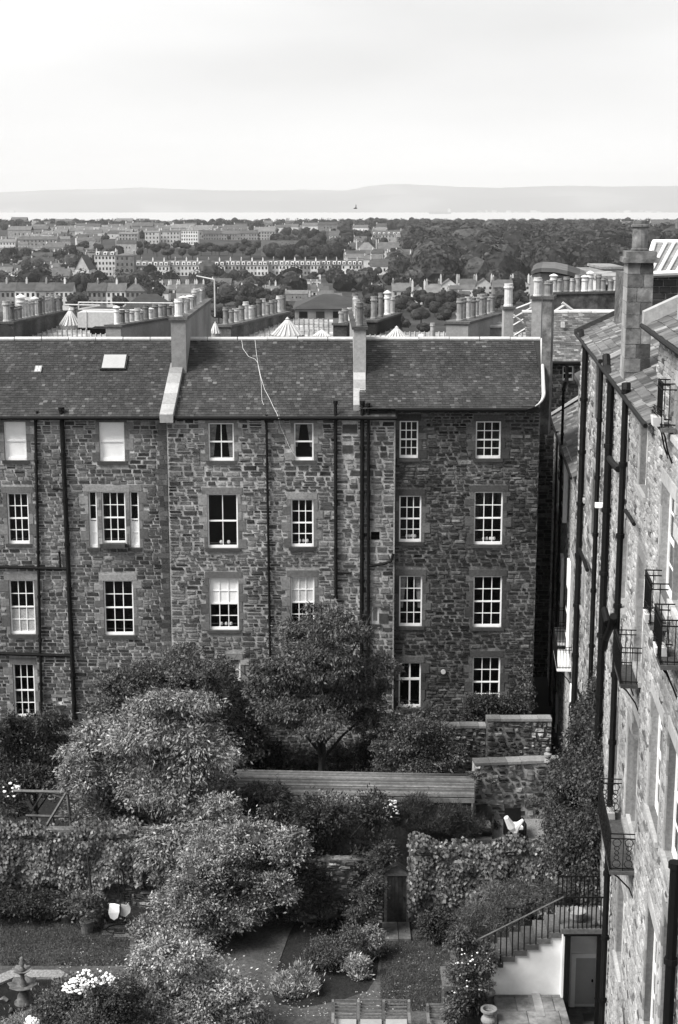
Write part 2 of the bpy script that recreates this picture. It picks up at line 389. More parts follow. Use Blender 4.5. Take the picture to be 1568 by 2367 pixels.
def window(root, a, b_, c, d, nx=3, rows=(2, 2), y=.085, frame=.055, bar=.032, bottom=.11, meet=.06, split=.5, top_blind=None,
           low_blind=None, curtains=False, label=None, m='white_paint', sill=True, sillm='sill', room=True, items=0, glassm='glass', dressm=None):
    global PANE
    B = MB(); y0, y1 = y, y + .05
    B.box(a, a + frame, y0, y1, c, d); B.box(b_ - frame, b_, y0, y1, c, d)
    B.box(a + frame, b_ - frame, y0, y1, d - frame, d); B.box(a + frame, b_ - frame, y0 - .01, y1, c, c + bottom)
    zm = c + (d - c) * split; ia, ib = a + frame, b_ - frame
    panes = []
    segs = []
    if rows[1] and rows[0]:
        B.box(ia, ib, y0 - .005, y1, zm - meet / 2, zm + meet / 2)
        segs = [(zm + meet / 2, d - frame, rows[0]), (c + bottom, zm - meet / 2, rows[1])]
    else: segs = [(c + bottom, d - frame, rows[0] or rows[1])]
    for (p, q, n) in segs:
        for i in range(1, nx):
            x = ia + (ib - ia) * i / nx; B.box(x - bar / 2, x + bar / 2, y0 + .01, y1 - .010, p, q)
        for j in range(1, n):
            z = p + (q - p) * j / n; B.box(ia, ib, y0 + .012, y1 - .012, z - bar / 2, z + bar / 2)
        for i in range(nx):
            for j in range(n):
                panes.append((ia + (ib - ia) * i / nx, ia + (ib - ia) * (i + 1) / nx, p + (q - p) * j / n, p + (q - p) * (j + 1) / n))
    W = B.build('window', m, root)
    if label: W['label'] = label
    if PANE is None: PANE = {}
    if glassm not in PANE: PANE[glassm] = MB().quad((-.5, 0, -.5), (.5, 0, -.5), (.5, 0, .5), (-.5, 0, .5)).mesh('pane', glassm)
    for (p, q, r_, s_) in panes:
        link('pane', PANE[glassm], W, loc=((p + q) / 2, y0 + .022, (r_ + s_) / 2), scale=(q - p - .006, 1, s_ - r_ - .006),
             rot=(rad(R.uniform(-.7, .7)), 0, rad(R.uniform(-.7, .7))))
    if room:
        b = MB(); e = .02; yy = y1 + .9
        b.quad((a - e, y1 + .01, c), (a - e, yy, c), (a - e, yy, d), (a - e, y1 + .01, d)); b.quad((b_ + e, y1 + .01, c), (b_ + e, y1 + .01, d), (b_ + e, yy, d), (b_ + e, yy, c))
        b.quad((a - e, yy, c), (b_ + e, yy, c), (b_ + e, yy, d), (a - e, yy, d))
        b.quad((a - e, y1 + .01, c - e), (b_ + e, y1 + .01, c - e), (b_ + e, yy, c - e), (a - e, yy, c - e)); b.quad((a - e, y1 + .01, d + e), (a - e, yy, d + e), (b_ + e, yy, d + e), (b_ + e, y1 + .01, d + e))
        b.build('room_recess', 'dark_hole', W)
    if top_blind:
        z1_ = d - .02; z0_ = d - (d - c) * top_blind[0]
        MB().box(a + .02, b_ - .02, y1 - .008, y1 + .004, z0_, z1_).build('blind', top_blind[1], W)
    if low_blind:
        MB().box(a + .02, b_ - .02, y1 - .008, y1 + .004, c + .02, c + (d - c) * low_blind[0]).build('blind', low_blind[1], W)
    if curtains:
        wd = (b_ - a)
        for s in (0, 1):
            q = MB(); n = 8
            for i in range(n):
                t0, t1 = i / n, (i + 1) / n
                f = lambda t: wd * (.30 - .16 * (1 - t))
                g = lambda t: c + (d - c) * (.35 + .65 * t) if curtains == 'short' else c + (d - c) * t
                xa = (a + .03) if s == 0 else (b_ - .03); sg = 1 if s == 0 else -1
                q.quad((xa, y1 + .04, g(t0)), (xa + sg * f(t0), y1 + .05, g(t0)), (xa + sg * f(t1), y1 + .05, g(t1)), (xa, y1 + .04, g(t1)))
            q.build('curtain', 'curtain', W)
    for i in range(items):
        x = a + (b_ - a) * (.3 + .5 * (i + .5) / items) ; r_ = .05 + .02 * R.random()
        MB().lathe((x, y1 + .12, c + bottom + .02), [(r_ * .5, 0), (r_, .04), (r_, .1), (r_ * .6, .14)], 8).build('ornament', 'cream_paint', W)
    if sill:
        MB().box(a - .10, b_ + .10, -.09, y + .02, c - .13, c - .003).build('sill', sillm, W)
    return W
def surround(root, a, b_, c, d, m, seed, lint=.28, proud=.028, jw=(.16, .34), jamb=True, name='dressed_stone', avoid=()):
    """lintel and alternating jamb stones; returns the rectangles they cover"""
    r = random.Random(seed); out = []
    le = r.uniform(.1, .22)
    def st(p, q, s_, t_):
        for (e, f, g, k_) in avoid:
            if (e, f, g, k_) == (a, b_, c, d) or k_ < s_ + .01 or g > t_ - .01 or f < p or e > q: continue
            if e > a: q = min(q, e - (e - b_) * .5 if s_ < d - .01 else e)
            else: p = max(p, f + (a - f) * .5 if s_ < d - .01 else f)
        if q - p < .05: return
        proud = .028 + r.uniform(0, .01)
        MB().box(p + .006, q - .006, -proud, .0, s_ + .006, t_ - .006).build(name, m, root); out.append((p, q, s_, t_))
    st(a - le, b_ + le, d, d + lint)
    out.append((a - .12, b_ + .12, c - .15, c))
    if jamb:
        for sgn in (-1, 1):
            z = c; k = r.randrange(2)
            while z < d - .05:
                h = min(r.uniform(.26, .48), d - z)
                if d - z - h < .12: h = d - z
                wd = jw[k] * r.uniform(.85, 1.15); k = 1 - k
                if sgn < 0: st(a - wd, a, z, z + h)
                else: st(b_, b_ + wd, z, z + h)
                z += h
    return out
def pipe(root, pts, r=.055, m='black_iron', collars=True, name='downpipe', every=1.8):
    b = MB(); b.tube(pts, r, 8); p = Vector(pts[0]); q = Vector(pts[-1])
    if collars:
        n = max(1, int((p - q).length / every))
        for i in range(n + 1):
            c = p.lerp(q, i / n)
            d = (q - p).normalized() * .06
            if abs(d.z) > .02 and len(pts) == 2: b.tube([c - d, c + d], r * 1.35, 8)
    return b.build(name, m, root, smooth=False)
POTM = {}
def pot_mesh(r, h, m, hood=False):
    k = (round(r, 2), round(h, 2), m, hood)
    if k not in POTM:
        b = MB().lathe((0, 0, 0), [(r * 1.05, 0), (r * 1.05, h * .06), (r * .92, h * .1), (r * .9, h * .78), (r * 1.12, h * .8), (r * 1.12, h * .86), (r * .95, h * .88), (r * .98, h), (r * .75, h), (r * .75, h * .8), (0.01, h * .8)], 12)
        if hood: b.lathe((0, 0, h * 1.06), [(r * 1.3, 0), (r * 1.3, h * .03), (r * .8, h * .1), (r * .1, h * .16)], 12)
        POTM[k] = b.mesh('chimney_pot', m)
    return POTM[k]
def chimney_wall(root, p0, p1, w_, zb, zt, pots, m='stack_stone', capm='dressed_dark', potr=.16, poth=.7, potm='clay_pot', hoods=0.0, seed=3, capw=.08, z1b=None):
    """a long chimney wall from p0 to p1 (x, y) with a cope and a row of cans"""
    r = random.Random(seed); p0 = Vector((p0[0], p0[1])); p1 = Vector((p1[0], p1[1])); d = p1 - p0; ln = d.length; ang = math.atan2(d.y, d.x)
    c = link('chimney', None, root, loc=(p0.x, p0.y, 0), rot=(0, 0, ang))
    zt1 = zt if z1b is None else z1b
    def slab(e, za, zb_, dz, mm, nm):
        b = MB(); pts = [(-e, -w_ / 2 - e, za), (ln + e, -w_ / 2 - e, za + dz), (ln + e, -w_ / 2 - e, zb_ + dz), (-e, -w_ / 2 - e, zb_)]
        b.prism(pts[::-1], (0, w_ + 2 * e, 0)); return b.build(nm, mm, c)
    dz = zt1 - zt
    b = MB(); b.prism([(0, -w_ / 2, zb), (0, -w_ / 2, zt), (ln, -w_ / 2, zt1), (ln, -w_ / 2, zb)], (0, w_, 0)); b.build('stack', m, c)
    slab(capw, zt, zt + .13, dz, capm, 'cope')
    for i in range(pots):
        t = (i + .5) / pots + r.uniform(-.2, .2) / pots; hh = poth * r.uniform(.75, 1.15); rr = potr * r.uniform(.85, 1.15)
        hood = r.random() < hoods
        link('chimney_pot', pot_mesh(round(rr, 2), round(hh, 1), potm if not hood else 'white_pot', hood), c, loc=(ln * t, 0, zt + dz * t + .125))
    return c

# ------------------------------------------------------------------ ground, sea, hills
def terrain():
    Ys = list(np.linspace(-60, 80, 8)) + list(np.linspace(100, 3000, 90)) + [3200, 3400, 3550, 3700]
    Xs = np.linspace(-1500, 1500, 41); V = []; F = []
    for i, Y in enumerate(Ys):
        for j, X in enumerate(Xs):
            dz = 0 if Y < 200 else 1.2 * math.sin(X * .013 + Y * .01) + .8 * math.sin(X * .05)
            V.append((X, Y, tz(Y) + dz - (.0 if Y < 78 else .0)))
    k = len(Xs)
    for i in range(len(Ys) - 1):
        for j in range(k - 1): F.append((i * k + j, i * k + j + 1, (i + 1) * k + j + 1, (i + 1) * k + j))
    b = MB(); b.v = V; b.f = F; b.build('ground', 'earth', kind='structure', smooth=True)
terrain()
SEA = -106.5
MB().quad((-20000, 3000, SEA), (20000, 3000, SEA), (20000, 22600, SEA), (-20000, 22600, SEA)).build('sea', 'sea', kind='structure')
HX = [-400, -160, 0, 120, 270, 340, 420, 500, 640, 700, 760, 800, 850, 910, 1000, 1060, 1140, 1250, 1320, 1400, 1470, 1568, 1800, 2100]
HY = [446, 446, 445, 440, 437, 434, 437, 440, 441, 439, 440, 441, 430, 425, 429, 433, 435, 431, 429, 432, 431, 431, 435, 440]
def hills(name, Yn, Yf, lift, seed, ysc=0.0):
    r = random.Random(seed); V = []; F = []; xs = np.linspace(-8600, 8600, 300); rows = 22
    for i in range(rows + 1):
        t = i / rows; Y = Yn + (Yf - Yn) * t
        for X in xs:
            px = CX + X * FPX / (Yf * CP)
            top = atY(px, float(np.interp(px, HX, HY)) + ysc, Yf).z
            n = math.sin(X * .0021 + seed) * .5 + math.sin(X * .0057 + 1.3 * seed + t * 5) * .3 + math.sin(X * .017 + t * 9) * .12
            prof = min(1.0, t * 1.25) ** .8 * (1 + .10 * n * (1 - t) * 2)
            fine = (math.sin(X * .09) + math.sin(X * .151 + 2) + math.sin(X * .043 + 5)) * 1.2
            V.append((X, Y + 60 * n, SEA + (top - SEA) * min(1.0, prof) + fine * t * 1.3 + (0 if i else -6)))
    k = len(xs)
    for i in range(rows):
        for j in range(k - 1): F.append((i * k + j, i * k + j + 1, (i + 1) * k + j + 1, (i + 1) * k + j))
    b = MB(); b.v = V; b.f = F; b.build(name, 'hill_fields', kind='structure', smooth=True)
hills('hills', 22000, 25000, 0, 3)
hills('low_hills', 21400, 22600, 0, 7, ysc=24)
# shoreline town strip on the far side
r_ = random.Random(5)
for (x0, x1, yy) in ((1060, 1240, 483), (1080, 1130, 478), (1370, 1568, 484), (20, 120, 489), (1400, 1500, 480)):
    b = MB()
    x = x0
    while x < x1:
        wpx = r_.uniform(3, 12); p = atY(x, yy, 21950); wd = wpx * 21950 / FPX
        if r_.random() < .5: b.box(p.x, p.x + wd, 21200 + r_.uniform(0, 60), 21330, SEA - 2, SEA + r_.uniform(14, 36))
        x += wpx + r_.uniform(0, 8)
    tag(b.build('shore_buildings', 'town_wall', kind='stuff'), 'pale buildings strung along the far shore of the firth', 'buildings')

# ------------------------------------------------------------------ roofs
def slate_roof(root, BL, BR, TR, TL, gauge, width, m, objects=0, clip=None, seed=1, name='slate', thick=.012):
    """separate slates laid in courses on the plane BL BR TR TL"""
    r = random.Random(seed); BL, BR, TR, TL = map(Vector, (BL, BR, TR, TL))
    up = (TL - BL); L_ = up.length; U = up.normalized(); nrm = (BR - BL).cross(up).normalized()
    n = int(L_ / gauge); b = MB(); S = []
    for i in range(n):
        t0, t1 = i / n, min(1, (i + 1.25) / n); A = BL.lerp(TL, t0); B_ = BR.lerp(TR, t0); ln = (B_ - A).length; D = (B_ - A).normalized()
        u = -r.uniform(0, width)
        while u < ln:
            wd = width * r.uniform(.8, 1.2); a, c = max(0, u), min(ln, u + wd - .008)
            u += wd
            if c - a < .04: continue
            if clip and not clip(A + D * ((a + c) / 2), t0): continue
            lift = thick * r.uniform(.9, 1.7); dn = r.uniform(-.012, .012)
            p0 = A + D * a + nrm * lift + U * dn; p1 = A + D * c + nrm * lift + U * dn
            S.append((p0, p1, U * ((t1 - t0) * L_), D, U, nrm, c - a, (t1 - t0) * L_, lift))
    pick = set()
    if objects:
        idx = list(range(len(S))); c0 = Vector((0, 0, CZ))
        mw = root.matrix_basis
        idx.sort(key=lambda i: ((mw @ S[i][0]) - c0).length - 3 * S[i][6]); pick = set(idx[:objects])
        pm = []
        for k in range(4):
            q = MB(); e = .04 * k; q.quad((0, 0, 0), (1, e * .5, 0), (1, 1, -1), (0, 1, -1)); q.quad((0, 0, -1.1), (1, e * .5, -1.1), (1, e * .5, 0), (0, 0, 0)); pm.append(q.mesh('slate', m))
    for i, (p0, p1, up_, D, U, nn, wd, ht, lift) in enumerate(S):
        if i in pick:
            o = link(name, pm[r.randrange(4)], root)
            M = Matrix((D, U, nn)).transposed().to_4x4(); M.translation = p0
            o.matrix_local = M @ Matrix.Diagonal((wd, ht, lift, 1))
        else:
            q0 = p0 + up_ - nn * lift; q1 = p1 + up_ - nn * lift
            b.quad(p0, p1, q1, q0); b.quad(p0 - nn * lift * 1.1, p1 - nn * lift * 1.1, p1, p0)
    if b.v: b.build('slating', m, root, kind='stuff')
    return S
def deck(root, pts, m='slate', name='roof', back=None):
    b = MB(); n = len(b.v); b.v = [tuple(p) for p in pts]; b.f = [tuple(range(len(pts)))]
    if back: b.quad(*back)
    return b.build(name, m, root)
def ridge(root, a, b_, m='lead', step=1.15, r=.09, name='ridge_piece'):
    a, b_ = Vector(a), Vector(b_); ln = (b_ - a).length; n = max(1, int(ln / step)); 
    for i in range(n):
        p = a.lerp(b_, i / n); q = a.lerp(b_, (i + .97) / n); z = R.uniform(-.008, .008)
        MB().tube([p + Vector((0, 0, z)), q + Vector((0, 0, z))], r, 8).build(name, m, root)

# ------------------------------------------------------------------ the facing row of tenements
FY = 60.0
def FP(x, y, Y=FY):
    p = atY(x, y, Y); return p.x, p.z
def rectF(x0, x1, y0, y1, Y=FY):              # survey rectangle on the front plane -> (u0, u1, z0, z1)
    a = atY((x0), (y0 + y1) / 2, Y).x; b = atY((x1), (y0 + y1) / 2, Y).x
    return (a, b, atY(x0, y1, Y).z, atY(x0, y0, Y).z)
ZE = FP(784, 962)[1]; RY = 4.2; ZR = atY(784, 785, FY + RY).z
ZER = FP(784, 943)[1]
def X_at(x, y=1200, Y=FY): return atY(x, y, Y).x
UL0, UL1 = X_at(-260), X_at(393, 1300); UM1 = X_at(775, 1200); UM2 = X_at(911.5, 1300); UR1 = X_at(1243, 1250)

left = thing('tenement', 'left stone tenement with white shuttered top windows and crossing drainpipes', 'tenement', (0, FY + .10, 0))
mid = thing('tenement', 'middle stone tenement with pale mortar and tall dark sash windows behind the maple', 'tenement', (0, FY, 0))
right = thing('tenement', 'darker soot stained tenement with twelve pane windows and curved roof corner', 'tenement', (0, FY + .28, 0))

# --- left tenement
LW = [((10, 61, 975, 1064), dict(nx=1, rows=(1, 1), top_blind=(.97, 'blind'))),
      ((230, 288, 976, 1066), dict(nx=1, rows=(1, 1), top_blind=(.97, 'blind'))),
      ((18, 67, 1140, 1257), dict()), ((236, 291, 1137, 1257), dict()),
      ((206, 225, 1136, 1266), dict(nx=1, rows=(2, 2), low_blind=(.47, 'blind'))), ((301, 322, 1136, 1266), dict(nx=1, rows=(2, 2), low_blind=(.47, 'blind'))),
      ((23, 81, 1341, 1466), dict(low_blind=(.46, 'curtain_light'))), ((241, 309, 1342, 1468), dict()),
      ((32, 81, 1535, 1658), dict(items=1)), ((130, 146, 1611, 1630), dict(nx=1, rows=(1, 0), bottom=.12)),
      ((-160, -110, 975, 1064), dict()), ((-160, -105, 1140, 1257), dict()), ((-160, -100, 1341, 1466), dict())]
def do_windows(root, WL, Y, seed, dm, lint=.28, sillm='sill'):
    ops, rects = [], []
    ops = [rectF(*q, Y=Y) for q, kw in WL]
    for i, (q, kw) in enumerate(WL):
        o = ops[i]; big = (o[3] - o[2]) > .8
        window(root, *o, sillm=sillm, **kw)
        rects.append(o); rects += surround(root, *o, m=dm, seed=seed + i, lint=lint if big else .14, jamb=big, avoid=ops)
    return ops, rects
ops, rects = do_windows(left, LW, FY + .1, 20, 'dressed')
wall_sheet(left, UL0, UL1, -.5, ZE, ops, 'mortar', revm='dressed')
# darker band of quoins by the party line
qx0 = X_at(366, 1200) ; 
rr2 = random.Random(4); z = 0.0
while z < ZE - .1:
    h = rr2.uniform(.16, .24); a = qx0 + rr2.uniform(-.05, .12); u = a
    while u < UL1 - .05:
        wd = min(rr2.uniform(.2, .4), UL1 - .02 - u)
        if UL1 - u - wd < .1: wd = UL1 - .02 - u
        MB().box(u + .01, u + wd - .012, -.035, 0, z + .01, min(ZE, z + h) - .012).build('corner_stone', 'dressed_dark', left); u += wd
    rects.append((a, UL1, z, z + h)); z += h
def vis_order(px0, px1, y_low):
    ulo, uhi, zl = X_at(px0), X_at(px1), FP(0, y_low)[1]
    return lambda s: -(s[1] - s[0]) * (s[3] - s[2]) + (10 if (s[0] < ulo or s[2] < zl) else 0)
rubble(left, (UL0, UL1, -.3, ZE), rects, 'rubble_left', (.12, .19), (.2, .44), seed=31, joint=.026, irregular=.2, order=vis_order(0, 400, 1700))
# --- middle tenement
MW = [((482, 541, 978, 1065), dict(nx=2, rows=(1, 1), curtains=True)), ((680, 725, 978, 1064), dict(nx=1, rows=(1, 1), curtains='short', items=0)),
      ((480, 550, 1142, 1267), dict(nx=2, rows=(1, 1), items=2)), ((673, 725, 1154, 1264), dict(items=3)),
      ((484, 552, 1336, 1456), dict(top_blind=(.49, 'blind'), items=3)), ((672, 727, 1333, 1453), dict(top_blind=(.49, 'blind_grey'), items=1)),
      ((530, 556, 1525, 1575), dict(nx=1, rows=(1, 1), low_blind=(.9, 'curtain_light'))),
      ((860, 876, 1402, 1443), dict(nx=1, rows=(1, 0), low_blind=(.95, 'curtain_light')))]
ops, rects = do_windows(mid, MW, FY, 60, 'dressed')
for q in ((792, 826, 981, 1001), (792, 816, 1029, 1047), (877, 897, 1418, 1440)):
    o = rectF(*q); MB().box(o[0], o[1], -.03, 0, o[2], o[3]).build('blocked_vent', 'sill', mid); rects.append(o)
o = rectF(858, 878, 1229, 1249); ops.append(o); rects.append(o)
MB().box(o[0], o[1], .2, .22, o[2], o[3]).build('wall_vent', 'dark_hole', mid)
wall_sheet(mid, UL1, UM2, -.5, ZE, ops, 'mortar', revm='dressed')
# relieving arch stones over two windows
for (x0, x1, y0, y1, n) in ((578, 702, 1098, 1118, 6), (820, 912, 1112, 1132, 4)):
    pass
rects2 = rects + [(UM1, UM2, -1, 99)]
rubble(mid, (UL1, UM1, -.3, ZE), rects2, 'rubble', (.10, .24), (.16, .56), seed=41, most=200, irregular=.3, split=.45, joint=.032, order=vis_order(392, 775, 1560))
rubble(mid, (UM1, UM2, -.3, ZE), rects, 'rubble', (.12, .32), (.2, .5), seed=43, most=95, irregular=.3, joint=.04, split=.35, order=vis_order(392, 912, 1480))
# --- right tenement
RW = [((924, 967, 973, 1059), {}), ((1100, 1158, 974, 1060), {}), ((923, 974, 1146, 1253), dict(items=4)), ((1096, 1162, 1137, 1259), dict(items=4)),
      ((923, 976, 1331, 1448), dict(curtains='short')), ((1094, 1160, 1332, 1450), {}),
      ((922, 973, 1532, 1636), dict(nx=2, rows=(1, 1), bar=.07, meet=.1, split=.63)), ((1092, 1156, 1519, 1636), dict())]
YR_ = FY + .28
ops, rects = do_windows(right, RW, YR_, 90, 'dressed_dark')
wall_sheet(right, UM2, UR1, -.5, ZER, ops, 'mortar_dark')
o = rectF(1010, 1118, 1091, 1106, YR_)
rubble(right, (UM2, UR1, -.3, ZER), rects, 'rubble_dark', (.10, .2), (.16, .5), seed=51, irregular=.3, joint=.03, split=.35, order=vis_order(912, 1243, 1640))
MB().lathe((0, 0, 0), [(.1, 0), (.1, .05)], 12).build('vent_cap', 'lead', right, )
bpy.data.objects['vent_cap'].location = (X_at(1026, 1557), -.02, FP(1026, 1557)[1]); bpy.data.objects['vent_cap'].rotation_euler = (rad(90), 0, 0)

# roofs of the row
def roof_of(root, u0, u1, ze, seed, yo, clip=None, objs=0, lower=None):
    e0 = Vector((u0, -.22 + yo, ze)); e1 = Vector((u1, -.22 + yo, ze)); t1 = Vector((u1, RY + yo, ZR)); t0 = Vector((u0, RY + yo, ZR))
    return e0, e1, t1, t0
def simple_roof(root, u0, u1, ze, seed, yo):
    e0, e1, t1, t0 = roof_of(root, u0, u1, ze, seed, yo)
    b0 = t0 + Vector((0, 3.5, -2.0)); b1 = t1 + Vector((0, 3.5, -2.0)); dn = Vector((0, 0, -.02))
    deck(root, [e0 + dn, e1 + dn, t1 + dn, t0 + dn], back=(t0 + dn, t1 + dn, b1, b0))
    slate_roof(root, e0, e1, t1, t0, .150, .17, 'slate', seed=seed)
    ridge(root, t0 + Vector((0, 0, .03)), t1 + Vector((0, 0, .03)))
    b = MB(); b.tube([e0 + Vector((0, -.05, -.04)), e1 + Vector((0, -.05, -.04))], .075, 8); b.build('gutter', 'black_iron', root)
    b = MB(); b.box(u0, u1, -.06, .06, ze - .16, ze - .03); b.build('eaves_course', 'sill', root)
simple_roof(left, UL0, X_at(397, 870, 61.5), ZE, 1, -.1)
simple_roof(mid, X_at(397, 870, 61.5) + .0, X_at(830, 870, 62), ZE, 2, 0)
# right roof, its far corner rounded off
ur0, ur1 = X_at(830, 870, 62), X_at(1257, 900, 60.6)
yo = -.28
e0, e1, t1, t0 = roof_of(right, ur0, ur1, ZER, 3, yo)
def edge_u(t): # right-hand limit at slope fraction t
    if t > .24: return ur1 + (t - .24) * .42
    q = 1 - t / .24; return ur1 - .85 * (1 - math.sqrt(max(0, 1 - q * q)))
ts = [0, .01, .03, .06, .1, .15, .2, .24, .5, 1.0]
edge = [Vector((edge_u(t), e0.y + (t0.y - e0.y) * t, e0.z + (t0.z - e0.z) * t)) for t in ts]
dn = Vector((0, 0, -.02))
deck(right, [e0 + dn] + [p + dn for p in edge] + [t0 + dn], back=(t0 + dn, edge[-1] + dn, edge[-1] + Vector((0, 3.5, -2)), t0 + Vector((0, 3.5, -2))))
slate_roof(right, e0, e1, t1, t0, .150, .17, 'slate', seed=3, clip=lambda p, t: p.x < edge_u(t) - .03)
ridge(right, t0 + Vector((0, 0, .03)), Vector((edge_u(1), t0.y, ZR + .03)))
MB().tube([p + Vector((.03, -.02, .02)) for p in edge[2:]], [.02, .035, .05, .07, .08, .08, .07, .06]).build('roof_flashing', 'lead', right)
ulow = X_at(911)
MB().tube([(ulow, yo - .28, ZER - .04), (edge_u(.0) + .1, yo - .28, ZER - .04)], .075).build('gutter', 'black_iron', right)
MB().box(UM2, UR1, -.07, .05, ZER - .2, ZER - .05).build('eaves_course', 'sill', right)
# eaves of the middle house run on below the right roof
sl = (ZR - ZE) / (RY + .22)
mm0, mm1 = X_at(830, 940), UM2
deck(mid, [(mm0, -.24, ZE - .02), (mm1, -.24, ZE - .02), (mm1, .5, ZE + .34), (mm0, .5, ZE + .34)], name='roof')
slate_roof(mid, (mm0, -.25, ZE), (mm1, -.25, ZE), (mm1, .3, ZE + .36), (mm0, .3, ZE + .36), .150, .17, 'slate', seed=8)
MB().tube([(mm0, -.32, ZE - .04), (mm1 + .05, -.32, ZE - .04), (mm1 + .05, -.3, ZER - .04)], .075).build('gutter', 'black_iron', mid)
MB().box(mm0, mm1, -.06, .06, ZE - .16, ZE - .03).build('eaves_course', 'sill', mid)

# skews and the chimney walls between the roofs
def skew(root, xb0, xb1, yb, xt0, xt1, yt, m='stack_stone'):
    """stone cope laid up the roof slope; survey points, depth found on the roof plane"""
    def on_roof(x, y, up=.22):
        d = ray(x, y); n = Vector((0, -(ZR - ZE), RY + .22)).normalized(); p0 = Vector((0, FY - .22, ZE)) + n * up
        o = Vector((0, 0, CZ)); t = (p0 - o).dot(n) / d.dot(n); return o + d * t
    A, B_, C, D = on_roof(xb0, yb), on_roof(xb1, yb), on_roof(xt1, yt), on_roof(xt0, yt)
    k = 5
    off = Vector(root.location)
    for i in range(k):
        a = A.lerp(D, i / k) - off; b_ = B_.lerp(C, i / k) - off; c = B_.lerp(C, (i + .985) / k) - off; d_ = A.lerp(D, (i + .985) / k) - off
        MB().prism([a, b_, c, d_], (0, .03, -.34)).build('skew_stone', m, root)
skew(left, 369, 400, 958, 395, 425, 838)
skew(mid, 817, 846, 936, 817, 845, 840)
yA = 62.2
xa, xb = X_at(396, 790, yA), X_at(430, 790, yA)
c1 = chimney_wall(left, ((xa + xb) / 2, yA - FY - .1), ((xa + xb) / 2, 74.5 - FY), xb - xa, 13.6, atY(400, 740, yA).z, 14, potr=.15, poth=.62, potm='clay_pot', hoods=.3, seed=5)
yB = 61.9
xa, xb = X_at(818, 850, yB), X_at(846, 850, yB)
c2 = chimney_wall(mid, ((xa + xb) / 2, yB - FY), ((xa + xb) / 2 - .1, 72 - FY), xb - xa, 13.8, atY(818, 762, yB).z, 10, potr=.13, poth=.7, seed=6, hoods=.2)
# cans taking the front of each chimney wall
link('chimney_pot', pot_mesh(.17, .72, 'white_pot', False), c1, loc=(.25, 0, atY(400, 740, yA).z + .13))
link('chimney_pot', pot_mesh(.15, .95, 'clay_pot', False), c2, loc=(.25, 0, atY(818, 762, yB).z + .13))
# twin stacks at the right-hand end
for (x0, x1, yt, yb, Y, m, ph, pm) in ((1229, 1251, 692, 800, 65.2, 'stack_stone', .8, 'white_pot'), (1254, 1275, 692, 850, 62.4, 'stack_dark', .75, 'clay_pot')):
    a, b_ = X_at(x0, 740, Y), X_at(x1, 740, Y)
    chimney_wall(right, ((a + b_) / 2, Y - FY - .28), ((a + b_) / 2 + .25, Y - FY + .8), b_ - a, 14, atY(x0, yt, Y).z, 2, m=m, potr=.17, poth=ph, potm=pm, seed=int(x0))

# roof fittings
def on_slope(x, y, up=.0):
    d = ray(x, y); n = Vector((0, -(ZR - ZE), RY + .22)).normalized(); p0 = Vector((0, FY - .22, ZE)) + n * up
    o = Vector((0, 0, CZ)); return o + d * ((p0 - o).dot(n) / d.dot(n))
off = Vector(left.location)
A, B_, C, D = [on_slope(*q, up=.10) - off for q in ((231, 853), (291, 853), (297, 818), (238, 818))]
nn = (B_ - A).cross(D - A).normalized()
fr = MB(); 
fr.prism([A, B_, C, D], nn * -.12); SKW = fr.build('skylight', 'grey_iron', left)
ins = lambda p, c, k: p.lerp(c, k)
cc = (A + B_ + C + D) / 4
MB().prism([ins(p, cc, .13) + nn * .015 for p in (A, B_, C, D)], nn * -.01).build('pane', 'frosted_glass', SKW)
A, B_, C, D = [on_slope(*q, up=.07) - off for q in ((79, 859), (95, 859), (98, 845), (82, 845))]
VT = MB().prism([A, B_, C, D], nn * -.06).build('roof_vent', 'lead_grey', left)
cc = (A + B_ + C + D) / 4
for k in (0, 1):
    P_ = [ins(A, cc, .2).lerp(ins(B_, cc, .2), .08 + .5 * k), ins(A, cc, .2).lerp(ins(B_, cc, .2), .42 + .5 * k), ins(D, cc, .2).lerp(ins(C, cc, .2), .42 + .5 * k), ins(D, cc, .2).lerp(ins(C, cc, .2), .08 + .5 * k)]
    MB().prism([p + nn * .01 for p in P_], nn * -.01).build('pane', 'lead', VT)
for pts in (((559, 786), (562, 806), (575, 824), (590, 830), (596, 838), (603, 870), (612, 900), (623, 920), (632, 940), (640, 955), (645, 968)), ((590, 786), (593, 815), (598, 850), (604, 880), (606, 925), (610, 936))):
    P_ = [on_slope(x, y, .03) for x, y in pts]; MB().tube(P_, .009, 5).build('cable', 'lead', mid).location = (0, -FY, 0)
P_ = [atY(x, y, FY - .06) - Vector((0, FY, 0)) for x, y in ((645, 968), (648, 985), (655, 1000), (662, 1015), (668, 1030), (676, 1045), (690, 1062))]
MB().tube(P_, .009, 5).build('cable', 'cream_paint', mid)

# drainpipes
def fpipe(root, pts, r=.06, Y=None, **kw):
    Y = Y or root.location.y
    P_ = [Vector((atY(x, y, Y - .12).x, -.12, atY(x, y, Y - .12).z)) for x, y in pts]
    return pipe(root, P_, r, **kw)
fpipe(left, ((82, 960), (97, 1680)), .06); fpipe(left, ((86, 950), (86, 968), (82, 975)), .06, collars=False)
fpipe(left, ((142, 945), (173, 1660)), .095)
fpipe(left, ((-80, 1308), (158, 1315)), .07, name='waste_pipe'); fpipe(left, ((-80, 1508), (165, 1516)), .075, name='waste_pipe')
fpipe(left, ((138, 1278), (140, 1312)), .04, name='waste_pipe'); fpipe(left, ((122, 1130), (150, 1132)), .05, name='waste_pipe')
fpipe(mid, ((616, 962), (627, 1650)), .05); fpipe(mid, ((776, 930), (777, 1380)), .07); fpipe(mid, ((838, 930), (836, 1640)), .085); fpipe(mid, ((852, 935), (852, 1640)), .065)
